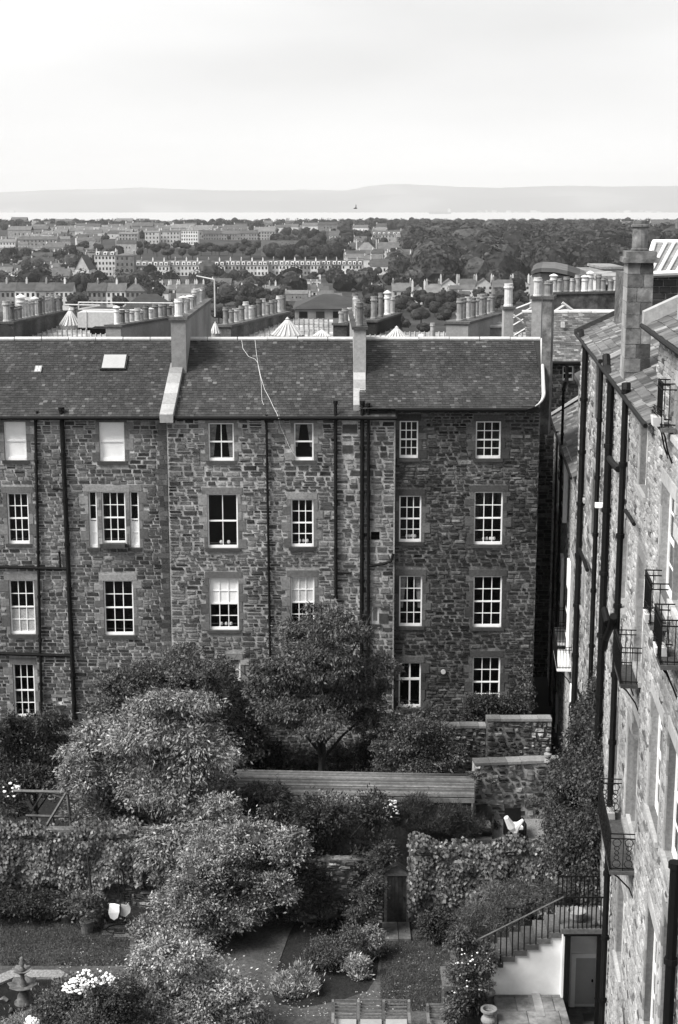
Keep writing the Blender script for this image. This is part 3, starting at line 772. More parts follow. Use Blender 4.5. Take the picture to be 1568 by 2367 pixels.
fpipe(mid, ((852, 1308), (885, 1304), (905, 1297), (909, 1280)), .06, name='waste_pipe', collars=False); fpipe(mid, ((780, 1325), (812, 1325)), .04, name='waste_pipe', collars=False)
# thin paler strip painting in the lit edge where the middle house stands proud
MB().box(UM2 - .05, UM2 + .01, -.045, .28, -.3, ZE - .18).build('corner_strip', 'dressed', mid)
# window box of flowers below the middle left window
wb = thing('window_box', 'flower box with pale blooms under the centre window of the left tenement', 'window box', (0, FY + .1, 0))
o = rectF(238, 290, 1250, 1266, FY - .1); MB().box(o[0], o[1], -.32, -.06, o[2], o[2] + .18).build('trough', 'sill', wb)

# ------------------------------------------------------------------ corner house at the end of the narrow court
corner = thing('tenement', 'dark recessed corner house with slated roof beyond the curved roof end', 'tenement', (0, 75, 0))
cz_e = atY(1300, 838, 75).z; cx0, cx1 = X_at(1225, 900, 75), X_at(1420, 900, 75)
cw = rectF(1301, 1326, 846, 880, 75)
wall_sheet(corner, cx0, cx1, -8, cz_e, [cw], 'mortar_dark')
window(corner, *cw, nx=2, rows=(1, 1))
rubble(corner, (cx0, cx1, -6, cz_e), [cw], 'rubble_dark', (.14, .26), (.25, .55), seed=77, irregular=.2, most=120)
czr = atY(1300, 722, 79).z
e0, e1, t1, t0 = Vector((cx0, -.2, cz_e)), Vector((cx1 + 3, -.2, cz_e)), Vector((cx1 + 3, 4, czr)), Vector((cx0, 4, czr))
deck(corner, [p + dn for p in (e0, e1, t1, t0)]); slate_roof(corner, e0, e1, t1, t0, .17, .26, 'slate_near', seed=9)
ridge(corner, t0, t1, r=.12); MB().tube([e0 + Vector((0, -.05, 0)), e1 + Vector((0, -.05, 0))], .09).build('gutter', 'black_iron', corner)
MB().box(X_at(1300, 750, 77), X_at(1308, 750, 77), 2.3, 2.5, atY(1300, 758, 77).z, atY(1300, 750, 77).z + .1).build('roof_vent', 'lead', corner)
for (xx, yy) in ((1265, 870),):
    pass
fz = lambda x, y: (X_at(x, y, 75), -.12, atY(x, y, 75).z)
pipe(corner, [fz(1310, 845), fz(1310, 880)], .09, collars=False)
pipe(corner, [fz(1272, 1112), fz(1287, 1112)], .03, m='lead', collars=False, name='waste_pipe')
# back wall of the narrow court beside the right tenement
gable = MB(); gable.box(UR1 - .3, UR1 - .02, .02, 14.5, -8, ZER - .3); gable.build('gable_wall', 'rubble_black', right)

# ------------------------------------------------------------------ the long wall of houses on the right
WX0, WK = 4.136, .0895
WL_ = math.sqrt(1 + WK * WK)
def wallx(Y): return WX0 + WK * Y
def WP(x, y, offs=0.0):                       # survey point -> (Y, z) on the wall plane, offs metres proud of it
    d = ray(x, y); t = (WX0 - offs * WL_) / (d.x - WK * d.y); return t * d.y, CZ + d.z * t
WTH = math.atan2(-1, -WK)
def house_root(label, Yfar): return thing('terraced_house', label, 'house', (wallx(Yfar), Yfar, 0), WTH)
HA = house_root('pale stone house with the vine at its foot and four black pipes', 58.0)
HB = house_root('pale stone house with big chimney stack and iron balconies, next to the vine', 46.5)
HC = house_root('tallest pale stone house at the picture edge with planters on its balconies', 33.6)
HD = house_root('low pale stone wing with bright white windows in the narrow court', 75.0)
YF = {HA: 58.0, HB: 46.5, HC: 33.6, HD: 75.0}
def S_(h, Y): return (YF[h] - Y) * WL_
EA, EC, ED = 18.65, 20.9, 13.0
def wwin(h, x, yt, yb, wd=1.15, **kw):
    Y, zt = WP(x, yt); Y2, zb = WP(x, yb); s = S_(h, Y)
    return (s, s + wd, zb, zt), kw
WW = {HD: [wwin(HD, 1311, 1049, 1215, 3.2, top_blind=(.98, 'blind')), wwin(HD, 1301, 1279, 1540, 3.0, top_blind=(.98, 'blind')),
           wwin(HD, 1321, 1290, 1550, 1.8, top_blind=(.98, 'blind')), wwin(HD, 1294, 1010, 1180, 2.2, top_blind=(.98, 'blind')), wwin(HD, 1329, 1580, 1760, 1.9, top_blind=(.98, 'blind')), wwin(HD, 1288, 1590, 1700, 2.0, top_blind=(.98, 'blind'))],
      HA: [wwin(HA, 1381, 826, 975, 1.0), wwin(HA, 1372, 1080, 1250, 1.05), wwin(HA, 1367, 1400, 1545, 1.1), wwin(HA, 1353, 1000, 1150, 1.0), wwin(HA, 1351, 1240, 1420, 1.0)],
      HB: [wwin(HB, 1440, 1208, 1400, 1.15), wwin(HB, 1421, 1600, 1821, 1.2), wwin(HB, 1484, 968, 1130, 1.15), wwin(HB, 1478, 1279, 1558, 1.15),
           wwin(HB, 1454, 1665, 1925, 1.0), wwin(HB, 1466, 1640, 1925, 1.0), wwin(HB, 1432, 2010, 2240, 1.1), wwin(HB, 1443, 1000, 1140, 1.0)],
      HC: [wwin(HC, 1534, 1115, 1385, 1.5), wwin(HC, 1510, 1603, 1900, 1.4), wwin(HC, 1549, 1690, 2010, 1.4), wwin(HC, 1500, 2085, 2420, 1.3), wwin(HC, 1537, 2100, 2450, 1.3), wwin(HC, 1566, 890, 1010, 1.2), wwin(HC, 1560, 1240, 1400, 1.2)]}
def long_wall(h, Yn, Yfar, ze, m, mort, seed, hr=(.08, .15), wr=(.2, .55), zb=-3.0):
    ops, rects = [], []
    for i, (o, kw) in enumerate(WW[h]):
        o = (o[0], o[0] + (o[1] - o[0]) * (1.0 if h is HD else 1.4), o[2], o[3]); WW[h][i] = (o, kw); k = dict(nx=2, rows=(2, 2), y=.15, sillm='dressed_light'); k.update(kw)
        window(h, *o, **k); ops.append(o); rects.append(o); rects += surround(h, *o, m='dressed_light', seed=seed + i, lint=.3, jw=(.18, .3), avoid=[w_[0] for w_ in WW[h]])
    L1 = S_(h, Yn)
    wall_sheet(h, 0, L1, zb, ze, ops, mort, reveal=.2, revm='white_paint' if h is HD else 'dressed')  # dressed reveals darker than the wall: jamb shade put into the colour
    def clip(u, z): return True
    c0 = Vector((0, 0, CZ))
    def order(s):
        Y = YF[h] - (s[0] + s[1]) / 2 / WL_; z = (s[2] + s[3]) / 2
        b = ((CZ - z) * CP - Y * SP) / (Y * CP + (CZ - z) * SP); px = (wallx(Y)) / (Y * CP + (CZ - z) * SP) * FPX + CX
        return (0 if (px < 1575 and b * FPX + CY < 2375) else 50) - (s[1] - s[0]) * (s[3] - s[2]) * (30 / Y) ** 2
    rubble(h, (0, L1, max(zb, -2), ze), rects, m, hr, wr, seed=seed, order=order, joint=.015, thick=.028, irregular=.2, split=.15)
long_wall(HD, 58.02, 75, ED, 'ashlar', 'mortar_light', 210)
long_wall(HA, 46.5, 58, EA, 'ashlar_mid', 'mortar', 220, hr=(.14, .22), wr=(.26, .55))
long_wall(HB, 33.6, 46.5, EA, 'ashlar', 'mortar_light', 230)
long_wall(HC, 18, 33.6, EC, 'ashlar', 'mortar_light', 240)

# white painted window bays and edges in the narrow court
for (x, yt, yb, pr) in ((1314, 1049, 1215, .22), (1304, 1279, 1540, .16), (1319, 1290, 1550, .13), (1298, 1000, 1120, .08), (1333, 1580, 1760, .25), (1293, 1250, 1420, .08), (1289, 1600, 1770, .10)):
    Y, zt_ = WP(x, yt); _, zb_ = WP(x, yb); s = S_(HD, Y)
    Bx = MB().box(s, s + .9, -pr, -.03, zb_, zt_).build('window_bay', 'white_paint', HD)
    for q in (.25, .5, .75): MB().box(s + .06, s + .84, -pr - .01, -pr + .01, zb_ + (zt_ - zb_) * (q - .22), zb_ + (zt_ - zb_) * (q - .02)).build('pane', 'town_window', Bx)
# roofs of these houses, rising away from the court
def lean_roof(h, Yn, ze, run, rise, seed, m='slate_near', objs=260, over=.18):
    L1 = S_(h, Yn)
    BL = Vector((0, -over, ze - .05)); BR = Vector((L1, -over, ze - .05)); TR = Vector((L1, run, ze + rise)); TL = Vector((0, run, ze + rise))
    deck(h, [p + dn for p in (BL, BR, TR, TL)], m='slate_near')
    slate_roof(h, BL, BR, TR, TL, .26, .40, m, objects=objs, seed=seed, thick=.02)
    MB().tube([BL + Vector((0, -.06, -.02)), BR + Vector((0, -.06, -.02))], .055).build('gutter', 'black_iron', h)
    return BL, BR, TR, TL
q = lean_roof(HA, 46.5, EA, 7, 3.4, 5)
MB().prism([(-.12, -.3, EA - .1), (-.12, 7, EA + 3.42), (-.12, 7, EA + 3.6), (-.12, -.3, EA + .1)], (.22, 0, 0)).build('verge_skew', 'sill', HA)
MB().box(-.0, .25, .0, 7, -3, EA - .05).build('gable_wall', 'rubble_dark', HA)
q = lean_roof(HB, 33.6, EA, 7, 3.4, 6, objs=290)
MB().prism([(.0, -.15, EA + .05), (.0, 7, EA + 3.5), (.0, 7, EA + 3.62), (.0, -.15, EA + .17)], (.08, 0, 0)).build('roof_flashing', 'lead', HB)
q = lean_roof(HC, 18, EC, 6, 3.0, 7, objs=120, over=.35)
MB().box(.0, .3, .0, 7, EA - 1, EC - .05).build('gable_wall', 'ashlar_mid', HC)
MB().prism([(-.1, -.4, EC - .05), (-.1, 7, EC + 3.4), (-.1, 7, EC + 3.75), (-.1, -.4, EC + .25)], (.42, 0, 0)).build('verge_skew', 'dressed_light', HC)
q = lean_roof(HD, 58.02, ED, 4, 2.6, 8, objs=150)
MB().prism([(-.15, -.3, ED), (-.15, 4, ED + 2.75), (-.15, 4, ED + 2.9), (-.15, -.3, ED + .15)], (.2, 0, 0)).build('verge_skew', 'lead', HD)
# dormer head on the low wing
dz0 = 14.2
DM = link('dormer', None, HD, loc=(0, 0, 0))
s0 = S_(HD, 69); s1 = S_(HD, 64)
MB().box(s0, s1, .7, 3, ED - .2, 15.7).build('dormer_wall', 'ashlar_mid', DM)
MB().prism([(s0 - .2, .5, 15.6), (s0 - .2, 3.2, 17.2), (s0 - .2, 3.2, 17.4), (s0 - .2, .5, 15.8)], (s1 - s0 + .4, 0, 0)).build('dormer_roof', 'slate_near', DM)

# the big square chimney with dark blocks on the near face, pale on the court face
def block_stack(h, Y0, Y1, xin, wd, z0, z1, label_m='stack_dark', seed=4, pots=1, potr=.2, poth=.85, potm='clay_pot'):
    """square chimney standing on the wall head, built of separate blocks; near face towards the viewer"""
    r = random.Random(seed); c = link('chimney', None, h)
    sa, sb = S_(h, Y1), S_(h, Y0)             # sa far, sb near
    MB().box(sa + .02, sb - .02, xin + .02, xin + wd - .02, z0, z1).build('stack', 'mortar', c)
    z = z0
    while z < z1 - .1:
        hgt = min(r.uniform(.34, .44), z1 - z)
        if z1 - z - hgt < .15: hgt = z1 - z
        k = r.uniform(.35, .65)
        for (p, q) in ((0, k), (k, 1)):
            MB().box(sb - .03, sb + r.uniform(0, .02), xin + wd * p + .008, xin + wd * q - .008, z + .008, z + hgt - .008).build('stone', label_m, c)
        k = r.uniform(.4, .6)
        for (p, q) in ((0, k), (k, 1)):
            MB().box(sa + (sb - sa) * p + .008, sa + (sb - sa) * q - .008, xin - .01, xin + .03, z + .008, z + hgt - .008).build('stone', 'stack_stone', c)
        z += hgt
    MB().box(sa - .1, sb + .12, xin - .12, xin + wd + .12, z1, z1 + .14).box(sa - .04, sb + .06, xin - .06, xin + wd + .06, z1 + .14, z1 + .3).build('cope', 'stack_dark', c)
    for i in range(pots):
        link('chimney_pot', pot_mesh(potr, poth, potm), c, loc=(sb - (sb - sa) * (i + .5) / pots, xin + wd / 2, z1 + .3))
Yb_, zb_ = WP(1437, 862)
zt_ = atY(1475, 606, 42).z
block_stack(HB, 41.6, 42.7, .03, .70, EA - .1, zt_, pots=1, potr=.23, poth=.82, potm='stack_dark')
zt2 = atY(1560, 545, 30.5).z
block_stack(HC, 30.0, 32.0, .15, .9, EC - .2, atY(1560, 530, 31).z, pots=2, seed=8, label_m='stack_dark')

# pipes down the long wall: survey x at two heights
def wpipe(h, pts, r=.07, off=.14, **kw):
    P_ = []
    for (x, y) in pts:
        Y, z = WP(x, y, off); P_.append(Vector((S_(h, Y), -off, z)))
    return pipe(h, P_, r, **kw)
def vpipe(h, x, yt, yb, r=.07, off=.16, **kw):
    Y, zt = WP(x, yt, off)
    _, zb = WP(x, yb, off) if yb else (0, -2.5)
    if yb is None: zb = -2.5
    return pipe(h, [Vector((S_(h, Y), -off, zt)), Vector((S_(h, Y), -off, zb))], r, **kw)
vpipe(HD, 1289, 1000, None, .05); vpipe(HD, 1303, 900, None, .06); wpipe(HD, ((1309, 850), (1309, 880), (1303, 900)), .09, collars=False)
vpipe(HA, 1354, 800, None, .11); wpipe(HA, ((1344, 765), (1346, 785), (1354, 800)), .10, collars=False)
wpipe(HA, ((1336, 1595 - 0), (1345, 1620)), .05, collars=False, name='waste_pipe')
vpipe(HA, 1391, 835, 1900, .075)
wpipe(HA, ((1340, 1270), (1352, 1300), (1358, 1318)), .07, collars=False, name='waste_pipe', off=.2)
vpipe(HB, 1413, 880, None, .11); wpipe(HB, ((1402, 822), (1403, 850), (1413, 875)), .12, collars=False)
wpipe(HB, ((1409, 1060), (1420, 1075), (1430, 1085)), .09, collars=False, name='waste_pipe', off=.22)
vpipe(HB, 1447, 905, None, .085)
wpipe(HB, ((1446, 1180), (1458, 1198), (1466, 1212)), .05, collars=False, name='waste_pipe', off=.2)
wpipe(HB, ((1448, 886), (1448, 905)), .12, collars=False)
wpipe(HB, ((1398, 1410), (1405, 1440), (1402, 1470), (1396, 1500)), .1, collars=False, name='waste_pipe', off=.25)
wpipe(HB, ((1418, 1425), (1412, 1450), (1402, 1475)), .1, collars=False, name='waste_pipe', off=.3)
vpipe(HC, 1562, 2000, None, .1)
Y, z = WP(1385, 1168, .2)
MB().box(S_(HA, Y) - .1, S_(HA, Y) + .1, -.32, -.06, z - .07, z + .07).build('alarm_box', 'white_paint', HA)

# iron balconies
def balcony(h, label, s0, s1, z, proj=.6, ht=.95, kind='plain', group=None, white=False):
    t = thing('balcony', label, 'balcony', h.location, WTH, group)
    MB().box(s0 - .05, s1 + .05, -proj, .0, z - .09, z).build('floor_slab', 'dressed_dark' if not white else 'white_paint', t)
    m = 'black_iron'
    for zz in (z + ht, z + ht - .12, z + .06):
        rl = MB()
        rl.box(s0, s1, -proj - .02, -proj + .02, zz - .012, zz + .012); rl.box(s0 - .012, s0 + .012, -proj, 0, zz - .012, zz + .012); rl.box(s1 - .012, s1 + .012, -proj, 0, zz - .012, zz + .012)
        rl.build('rail', m, t)
    n = int((s1 - s0) / (.11 if kind == 'plain' else .22))
    bar = MB().box(-.009, .009, -.009, .009, 0, ht).mesh('baluster', m)
    for i in range(n + 1): link('baluster', bar, t, loc=(s0 + (s1 - s0) * i / n, -proj, z))
    k = max(2, int(proj / (.12 if kind == 'plain' else .22)))
    for i in range(1, k):
        for s in (s0, s1): link('baluster', bar, t, loc=(s, -proj * i / k, z))
    if kind == 'ornate':
        ring = MB()
        def circ(cs, cy, cz_, r_, ax):
            pts = [(cs + (r_ * math.cos(a) if ax == 0 else 0), cy + (r_ * math.cos(a) if ax == 1 else 0), cz_ + r_ * math.sin(a)) for a in np.linspace(0, 2 * math.pi, 9)]
            ring.tube(pts, .011, 4, caps=False)
        for s in (s0, s1):
            for yy in (-.17, -.45):
                for q, zz in enumerate((z + .18, z + .34, z + .46, z + .58, z + .72)): circ(s, yy * proj / .6, zz, (.1, .06, .05, .06, .1)[q], 1)
        m_ = int((s1 - s0) / .3)
        for i in range(m_):
            for q, zz in enumerate((z + .18, z + .34, z + .46, z + .58, z + .72)): circ(s0 + (i + .5) * (s1 - s0) / m_, -proj, zz, (.1, .06, .05, .06, .1)[q], 0)
        ring.build('ironwork_rings', m, t)
    for s in (s0 + .1, s1 - .1):
        MB().tube([(s, -.02, z - .75), (s, -.12, z - .5), (s, -.4 * proj / .6, z - .2), (s, -proj + .05, z - .1)], .02, 6).build('bracket', m, t)
    return t
Yn_, zf = WP(1470, 2008); Yf_, zf2 = WP(1443, 1921)
balcony(HB, 'ornate black iron balcony just above the outside stair, beside the vine', S_(HB, 37.5), S_(HB, 33.95), 7.65, .62, .95, 'ornate')
bl = []
for (h, x0, y0, x1, y1, label, kind, proj) in (
        (HD, 1303, 1463, 1311, 1475, 'far small white-floored juliet balcony in the narrow court', 'plain', .55),
        (HD, 1313, 1513, 1323, 1535, 'near small white-floored juliet balcony in the narrow court', 'plain', .6),
        (HB, 1468, 1545, 1484, 1575, 'curved black balcony beside the thick drainpipe, with no planter', 'plain', .5),
        (HC, 1527, 1405, 1536, 1440, 'black balcony with a single white trough, halfway up the nearest house', 'plain', .35),
        (HC, 1557, 1495, 1575, 1540, 'black balcony cut by the picture edge, with a white trough', 'plain', .4),
        (HC, 1550, 975, 1556, 985, 'small railed ledge with stone planter, high on the nearest house', 'plain', .28)):
    Ya, za = WP(x0, y0); Yb, zb = WP(x1, y1)
    s0, s1 = S_(h, Ya), S_(h, Yb)
    if s1 - s0 < .9: s1 = s0 + (1.2 if proj > .3 else .8)
    b = balcony(h, label, s0, s1, (za + zb) / 2, proj, .9, kind, white='white' in label and 'floored' in label)
    bl.append((b, h, s0, s1, (za + zb) / 2, proj))
def trough(h, label, s, z, y=-.35):
    t = thing('planter', label, 'planter', h.location, WTH)
    MB().prism([(s - .22, y - .1, z + .2), (s + .22, y - .1, z + .2), (s + .18, y - .08, z + .01), (s - .18, y - .08, z + .01)], (0, .22, 0)).build('trough', 'cream_paint', t)
    b = MB(); r = random.Random(int(s * 100))
    for i in range(60):
        x = s + r.uniform(-.22, .22); yy = y + r.uniform(-.1, .12); zz = z + .2 + r.uniform(0, .2); a = .04
        b.quad((x - a, yy, zz), (x, yy - a, zz + a), (x + a, yy, zz + a * r.random()), (x, yy + a, zz - a))
    b.build('leaves', 'leaf_mid', t)
trough(HC, 'white trough on the balcony halfway up the nearest house', bl[3][3] - .35, bl[3][4])
trough(HC, 'white trough on the balcony cut by the picture edge', bl[4][2] + .5, bl[4][4])
trough(HC, 'stone planter inside the small high railed ledge', bl[5][2] + .5, bl[5][4])
trough(HB, 'planter with leafy plant on the ornate iron balcony', S_(HB, 37.2), 7.65)
# extractor unit on the roof of the middle house
Y, z = 40.6, EA + .7
ex = thing('extractor_unit', 'square white fan unit fixed at the foot of the big chimney', 'fan unit', (wallx(40.2) + .95, 40.2, 19.05), rad(8))
MB().box(-.17, .17, -.1, .1, -.2, .2).build('casing', 'lead', ex)
MB().lathe((0, 0, 0), [(.13, 0), (.13, .02)], 14).build('fan_grille', 'grey_iron', ex)
ex.children[-1].rotation_euler = (rad(90), 0, 0); ex.children[-1].location = (0, -.1, 0)
# glazed hip light and slated back range beyond the right-hand roofs
bk = thing('roof_light', 'white barred glazed hip roof behind the big chimney stack', 'roof light', (0, 52, 0))
P4 = [atY(x, y, Yq) - Vector((0, 52, 0)) for x, y, Yq in ((1490, 636, 52), (1610, 632, 52), (1640, 562, 55), (1512, 562, 55))]
MB().prism(P4, (0, .05, -.1)).build('glazing', 'slate_near', bk)
for (i, j, a, c) in ((0, 3, 0, 1), (3, 2, 0, 1), (0, 1, 0, 1)):
    MB().tube([P4[i] + Vector((0, -.03, .05)), P4[j] + Vector((0, -.03, .05))], .09, 6).build('glazing_bar', 'white_paint', bk)
for t in (.1, .25, .42, .6, .8):
    MB().tube([P4[0].lerp(P4[1], t) + Vector((0, -.03, .05)), P4[3].lerp(P4[2], t + .12) + Vector((0, -.03, .05))], .06, 6).build('glazing_bar', 'white_paint', bk)
rg = thing('back_range', 'dark slate hung range between the two tall chimneys on the right', 'building', (0, 52.3, 0))
a, b_ = X_at(1470, 700, 52.3), X_at(1640, 700, 52.3); zt = atY(1500, 638, 52.3).z
MB().box(a, b_, 0, 4, 12, zt).build('wall', 'mortar_dark', rg)
rubble(rg, (a, b_, zt - 3.2, zt), [], 'slate', (.2, .24), (.3, .45), seed=9, most=100, name='slate', irregular=.05, thick=.03, split=0)

# ------------------------------------------------------------------ roofs just behind the row
def cupola(label, x, y_apex, y_base, halfw_px, Y, n=18):
    base = atY(x, y_base, Y); top = atY(x, y_apex, Y); r_ = halfw_px / ppm(Y, base.z); h = top.z - base.z
    t = thing('roof_lantern', label, 'roof lantern', base, 0, 'conical roof lanterns')
    MB().lathe((0, 0, -.8), [(r_ * 1.04, 0), (r_ * 1.04, .8)], 24).build('curb', 'lead_grey', t)
    MB().lathe((0, 0, 0), [(r_ * .98, 0.01), (r_ * .1, h * .9)], n).build('glazing', 'frosted_glass', t)
    bar = MB().tube([(r_, 0, .03), (r_ * .09, 0, h * .92)], .05, 5).mesh('glazing_bar', 'lead')
    for i in range(n): link('glazing_bar', bar, t, rot=(0, 0, 2 * math.pi * i / n))
    MB().lathe((0, 0, h * .88), [(r_ * .13, 0), (r_ * .08, h * .08), (r_ * .14, h * .12), (r_ * .05, h * .2), (0.01, h * .24)], 10).build('finial', 'lead', t)
    return t
def back_tenement(label, x0, x1, yn, yf, Yn, Yf, m='felt_roof'):
    t = thing('flat_roofed_tenement', label, 'tenement', (0, Yn, 0))
    a0, b0 = atY(x0, yn, Yn), atY(x1, yn, Yn); a1, b1 = atY(x0, yf, Yf), atY(x1, yf, Yf); z = (a0.z + a1.z) / 2
    b = MB(); b.prism([(a0.x, 0, a0.z), (b0.x, 0, b0.z), (b1.x, Yf - Yn, b1.z), (a1.x, Yf - Yn, a1.z)], (0, 0, -.3)); b.build('roof', m, t)
    b = MB(); b.box(a0.x + .2, b0.x - .2, .2, Yf - Yn - .2, tz(Yf) - 2, min(a0.z, a1.z) - .3); b.build('wall', 'rubble_dark', t)
    r = random.Random(int(x0))
    k = int((x1 - x0) / 11); 
    for i in range(1, k):                      # rolls of the lead roof
        p = i / k
        MB().tube([(a0.x + (b0.x - a0.x) * p, .1, a0.z + .03), (a1.x + (b1.x - a1.x) * p, Yf - Yn - .1, a1.z + .03)], .05, 5).build('roof_roll', 'lead_grey', t)
    return t
def cw2(t, x0, yt0, x1, yt1, Y0, Y1, w_, h, pots, seed, m='rubble_dark', potr=.19, poth=1.0, potm='clay_pot', hoods=.15):
    A, B_ = atY(x0, yt0, Y0), atY(x1, yt1, Y1)
    return chimney_wall(t, (A.x, A.y - t.location.y), (B_.x, B_.y - t.location.y), w_, A.z - h, A.z, pots, m=m, capm='dressed_dark', potr=potr, poth=poth, potm=potm, hoods=hoods, seed=seed, z1b=B_.z)
t1 = back_tenement('flat roofed tenement with glazed cone and long white rails behind the left roof', 20, 300, 786, 752, 90, 101)
cw2(t1, 14, 749, 142, 722, 88, 103, .8, 3.2, 17, 1, poth=1.1, potr=.22, hoods=.1)
cw2(t1, 262, 756, 404, 733, 88, 104, .9, 3.6, 13, 2, m='stack_stone', poth=.8, potr=.2)
cupola('glazed cone with white bars at the left, beside the white roof monitor', 163, 716, 752, 25, 98)
MB().box(*(lambda a, b_: (a.x, b_.x, 7, 10, a.z - .2, a.z + .75))(atY(186, 747, 98), atY(288, 747, 98))).build('roof_monitor', 'lead', t1)
MB().box(*(lambda a, b_: (a.x, b_.x, 4, 6, a.z - .7, a.z))(atY(214, 757, 95), atY(268, 757, 95))).build('plant_recess', 'dark_hole', t1)
for (x0, y0, x1, y1) in ((181, 699, 400, 701), (150, 704, 232, 706), (232, 706, 182, 715), (182, 715, 328, 717), (200, 720, 200, 770), (182, 699, 182, 716), (300, 717, 300, 735)):
    MB().tube([atY(x0, y0, 97) - t1.location, atY(x1, y1, 97) - t1.location], .05, 5).build('rail', 'lead', t1)
dish = thing('satellite_dish', 'dark satellite dish at the left end of the roof ridge', 'satellite dish', atY(12, 772, 66))
MB().lathe((0, 0, 0), [(.42, .1), (.3, .04), (.05, 0)], 16).build('dish', 'grey_iron', dish).rotation_euler = (rad(80), 0, 0)
MB().tube([(0, .05, 0), (.3, .3, -1.1)], .03, 6).build('pole', 'grey_iron', dish)
t2 = back_tenement('flat roofed tenement with two glazed cones behind the middle roof', 520, 770, 786, 738, 88, 104)
cw2(t2, 518, 756, 658, 723, 87, 104, .8, 3.4, 14, 3, poth=1.0)
cupola('largest glazed cone, with white ball finial, behind the middle roof', 665, 737, 775, 36, 90)
cupola('low wide glazed cone just right of the largest one', 744, 763, 778, 20, 89)
cupola('small frosted cone beside the long chimney wall', 498, 746, 772, 11, 80, 10)
t3 = back_tenement('tenement roof between the two slender chimneys, behind the central stack', 785, 915, 788, 752, 88, 100)
cw2(t3, 786, 752, 838, 739, 90, 98, .8, 2.8, 6, 4, poth=.9); cw2(t3, 856, 745, 914, 727, 92, 100, .8, 2.8, 4, 5, poth=1.3)
t4 = back_tenement('low roofs behind the darker tenement, seen over its ridge', 880, 1240, 792, 768, 84, 96)
cupola('glazed cone half hidden by the ridge of the darker tenement', 917, 757, 790, 34, 86)
MB().lathe((0, 0, 0), [(.18, 0), (.15, .08), (.03, .13)], 12).build('vent_dome', 'white_paint', t4).location = atY(974, 777, 86) - t4.location
link('chimney_pot', pot_mesh(.14, .9, 'clay_pot'), t4, loc=atY(1000, 783, 86) - t4.location)
t5 = thing('flat_roofed_tenement', 'tenement with pale gabled parapet and stepped row of chimney cans, right of the trees', 'tenement', (0, 84, 0))
cw2(t5, 1057, 749, 1140, 727, 80, 90, 1.2, 4, 9, 6, m='stack_stone', poth=1.15, potr=.2)
A, B_ = atY(1088, 757, 86), atY(1165, 757, 86)
MB().box(A.x, B_.x, 2, 12, 8, A.z).build('wall', 'stack_stone', t5); MB().box(A.x - .1, B_.x + .1, 1.9, 12.1, A.z, A.z + .12).build('roof', 'felt_roof', t5)
A, B_ = atY(1166, 715, 80), atY(1188, 715, 80)
chimney_wall(t5, ((A.x + B_.x) / 2, -4), ((A.x + B_.x) / 2, -3), B_.x - A.x, 9, A.z, 1, m='stack_stone', potr=.25, poth=1.2, potm='white_pot')
for (x0, y0, x1, y1) in ((1187, 752, 1228, 728), (1187, 735, 1228, 712), (1187, 728, 1228, 760), (1190, 775, 1228, 752), (1187, 716, 1228, 700)):
    MB().tube([atY(x0, y0, 80) - t5.location, atY(x1, y1, 80) - t5.location], .06, 5).build('glazing_bar', 'lead', t5)
# long parapet with a rank of cans beyond the corner house
t6 = thing('flat_roofed_tenement', 'tenement wall carrying a long rank of pale chimney cans on the right', 'tenement', (0, 92, 0))
A, B_ = atY(1272, 680, 92), atY(1450, 676, 92)
chimney_wall(t6, (A.x, 0), (B_.x + .3, .2), 1.0, 9, A.z, 13, m='stack_dark', capm='dressed_dark', potr=.2, poth=.9, potm='clay_pot', hoods=.15, seed=12, z1b=B_.z)
for (x0, y0, x1, y1) in ((1272, 728, 1308, 704), (1300, 700, 1330, 722), (1290, 718, 1420, 719), (1352, 745, 1392, 722)):
    MB().tube([atY(x0, y0, 83) - t6.location, atY(x1, y1, 83) - t6.location], .1, 6).build('ridge_piece', 'lead', t6)
# curved roof hall and low modern blocks behind
def simple_block(label, x0, x1, yt, yb, Y, m, roof_m=None, dep=14, bands=0):
    A, B_ = atY(x0, yb, Y), atY(x1, yb, Y); T = atY(x0, yt, Y)
    t = thing('low_building', label, 'building', (0, Y, 0))
    MB().box(A.x, B_.x, 0, dep, tz(Y) - 1, T.z).build('wall', m, t)
    MB().box(A.x - .3, B_.x + .3, -.3, dep + .3, T.z, T.z + .4).build('roof', roof_m or 'lead_grey', t)
    n = max(1, int((x1 - x0) / 9))
    me = MB().box(-.6, .6, -.06, .1, -.9, .9).mesh('window', 'town_window')
    for k in range(bands):
        for i in range(n):
            link('window', me, t, loc=(A.x + (B_.x - A.x) * (i + .5) / n, 0, T.z - 1.6 - 3 * k))
    return t
hall = thing('curved_roof_hall', 'white walled hall under a dark curved roof on the right', 'hall', (0, 170, 0))
pts = [(x, y) for x, y in ((1226, 640), (1235, 634), (1250, 631), (1280, 632), (1310, 638), (1340, 648), (1365, 660))]
P_ = [atY(x, y, 170) - hall.location for x, y in pts]
base = [Vector((p.x, 0, P_[0].z - 9)) for p in P_]
b = MB()
for i in range(len(P_) - 1): b.prism([base[i], base[i + 1], P_[i + 1], P_[i]], (2.3, 16, 0))
b.build('wall', 'town_wall', hall)
b = MB()
for i in range(len(P_) - 1):
    u = Vector((0, 0, .15)); b.prism([P_[i] + u + Vector((0, -.6, 0)), P_[i + 1] + u + Vector((0, -.6, 0)), P_[i + 1] + u * 4 + Vector((0, -.6, 0)), P_[i] + u * 4 + Vector((0, -.6, 0))], (1.8, 12, .2))
b.build('roof', 'town_roof', hall)
simple_block('pale modern block with flat roof left of the tall chimney', 1392, 1440, 622, 650, 260, 'town_wall', bands=1)
simple_block('smaller grey house block beside the pale modern block', 1347, 1392, 632, 652, 250, 'town_light', bands=1)
simple_block('low white block with dark windows behind the rank of cans', 1384, 1450, 645, 668, 200, 'town_light', bands=1)

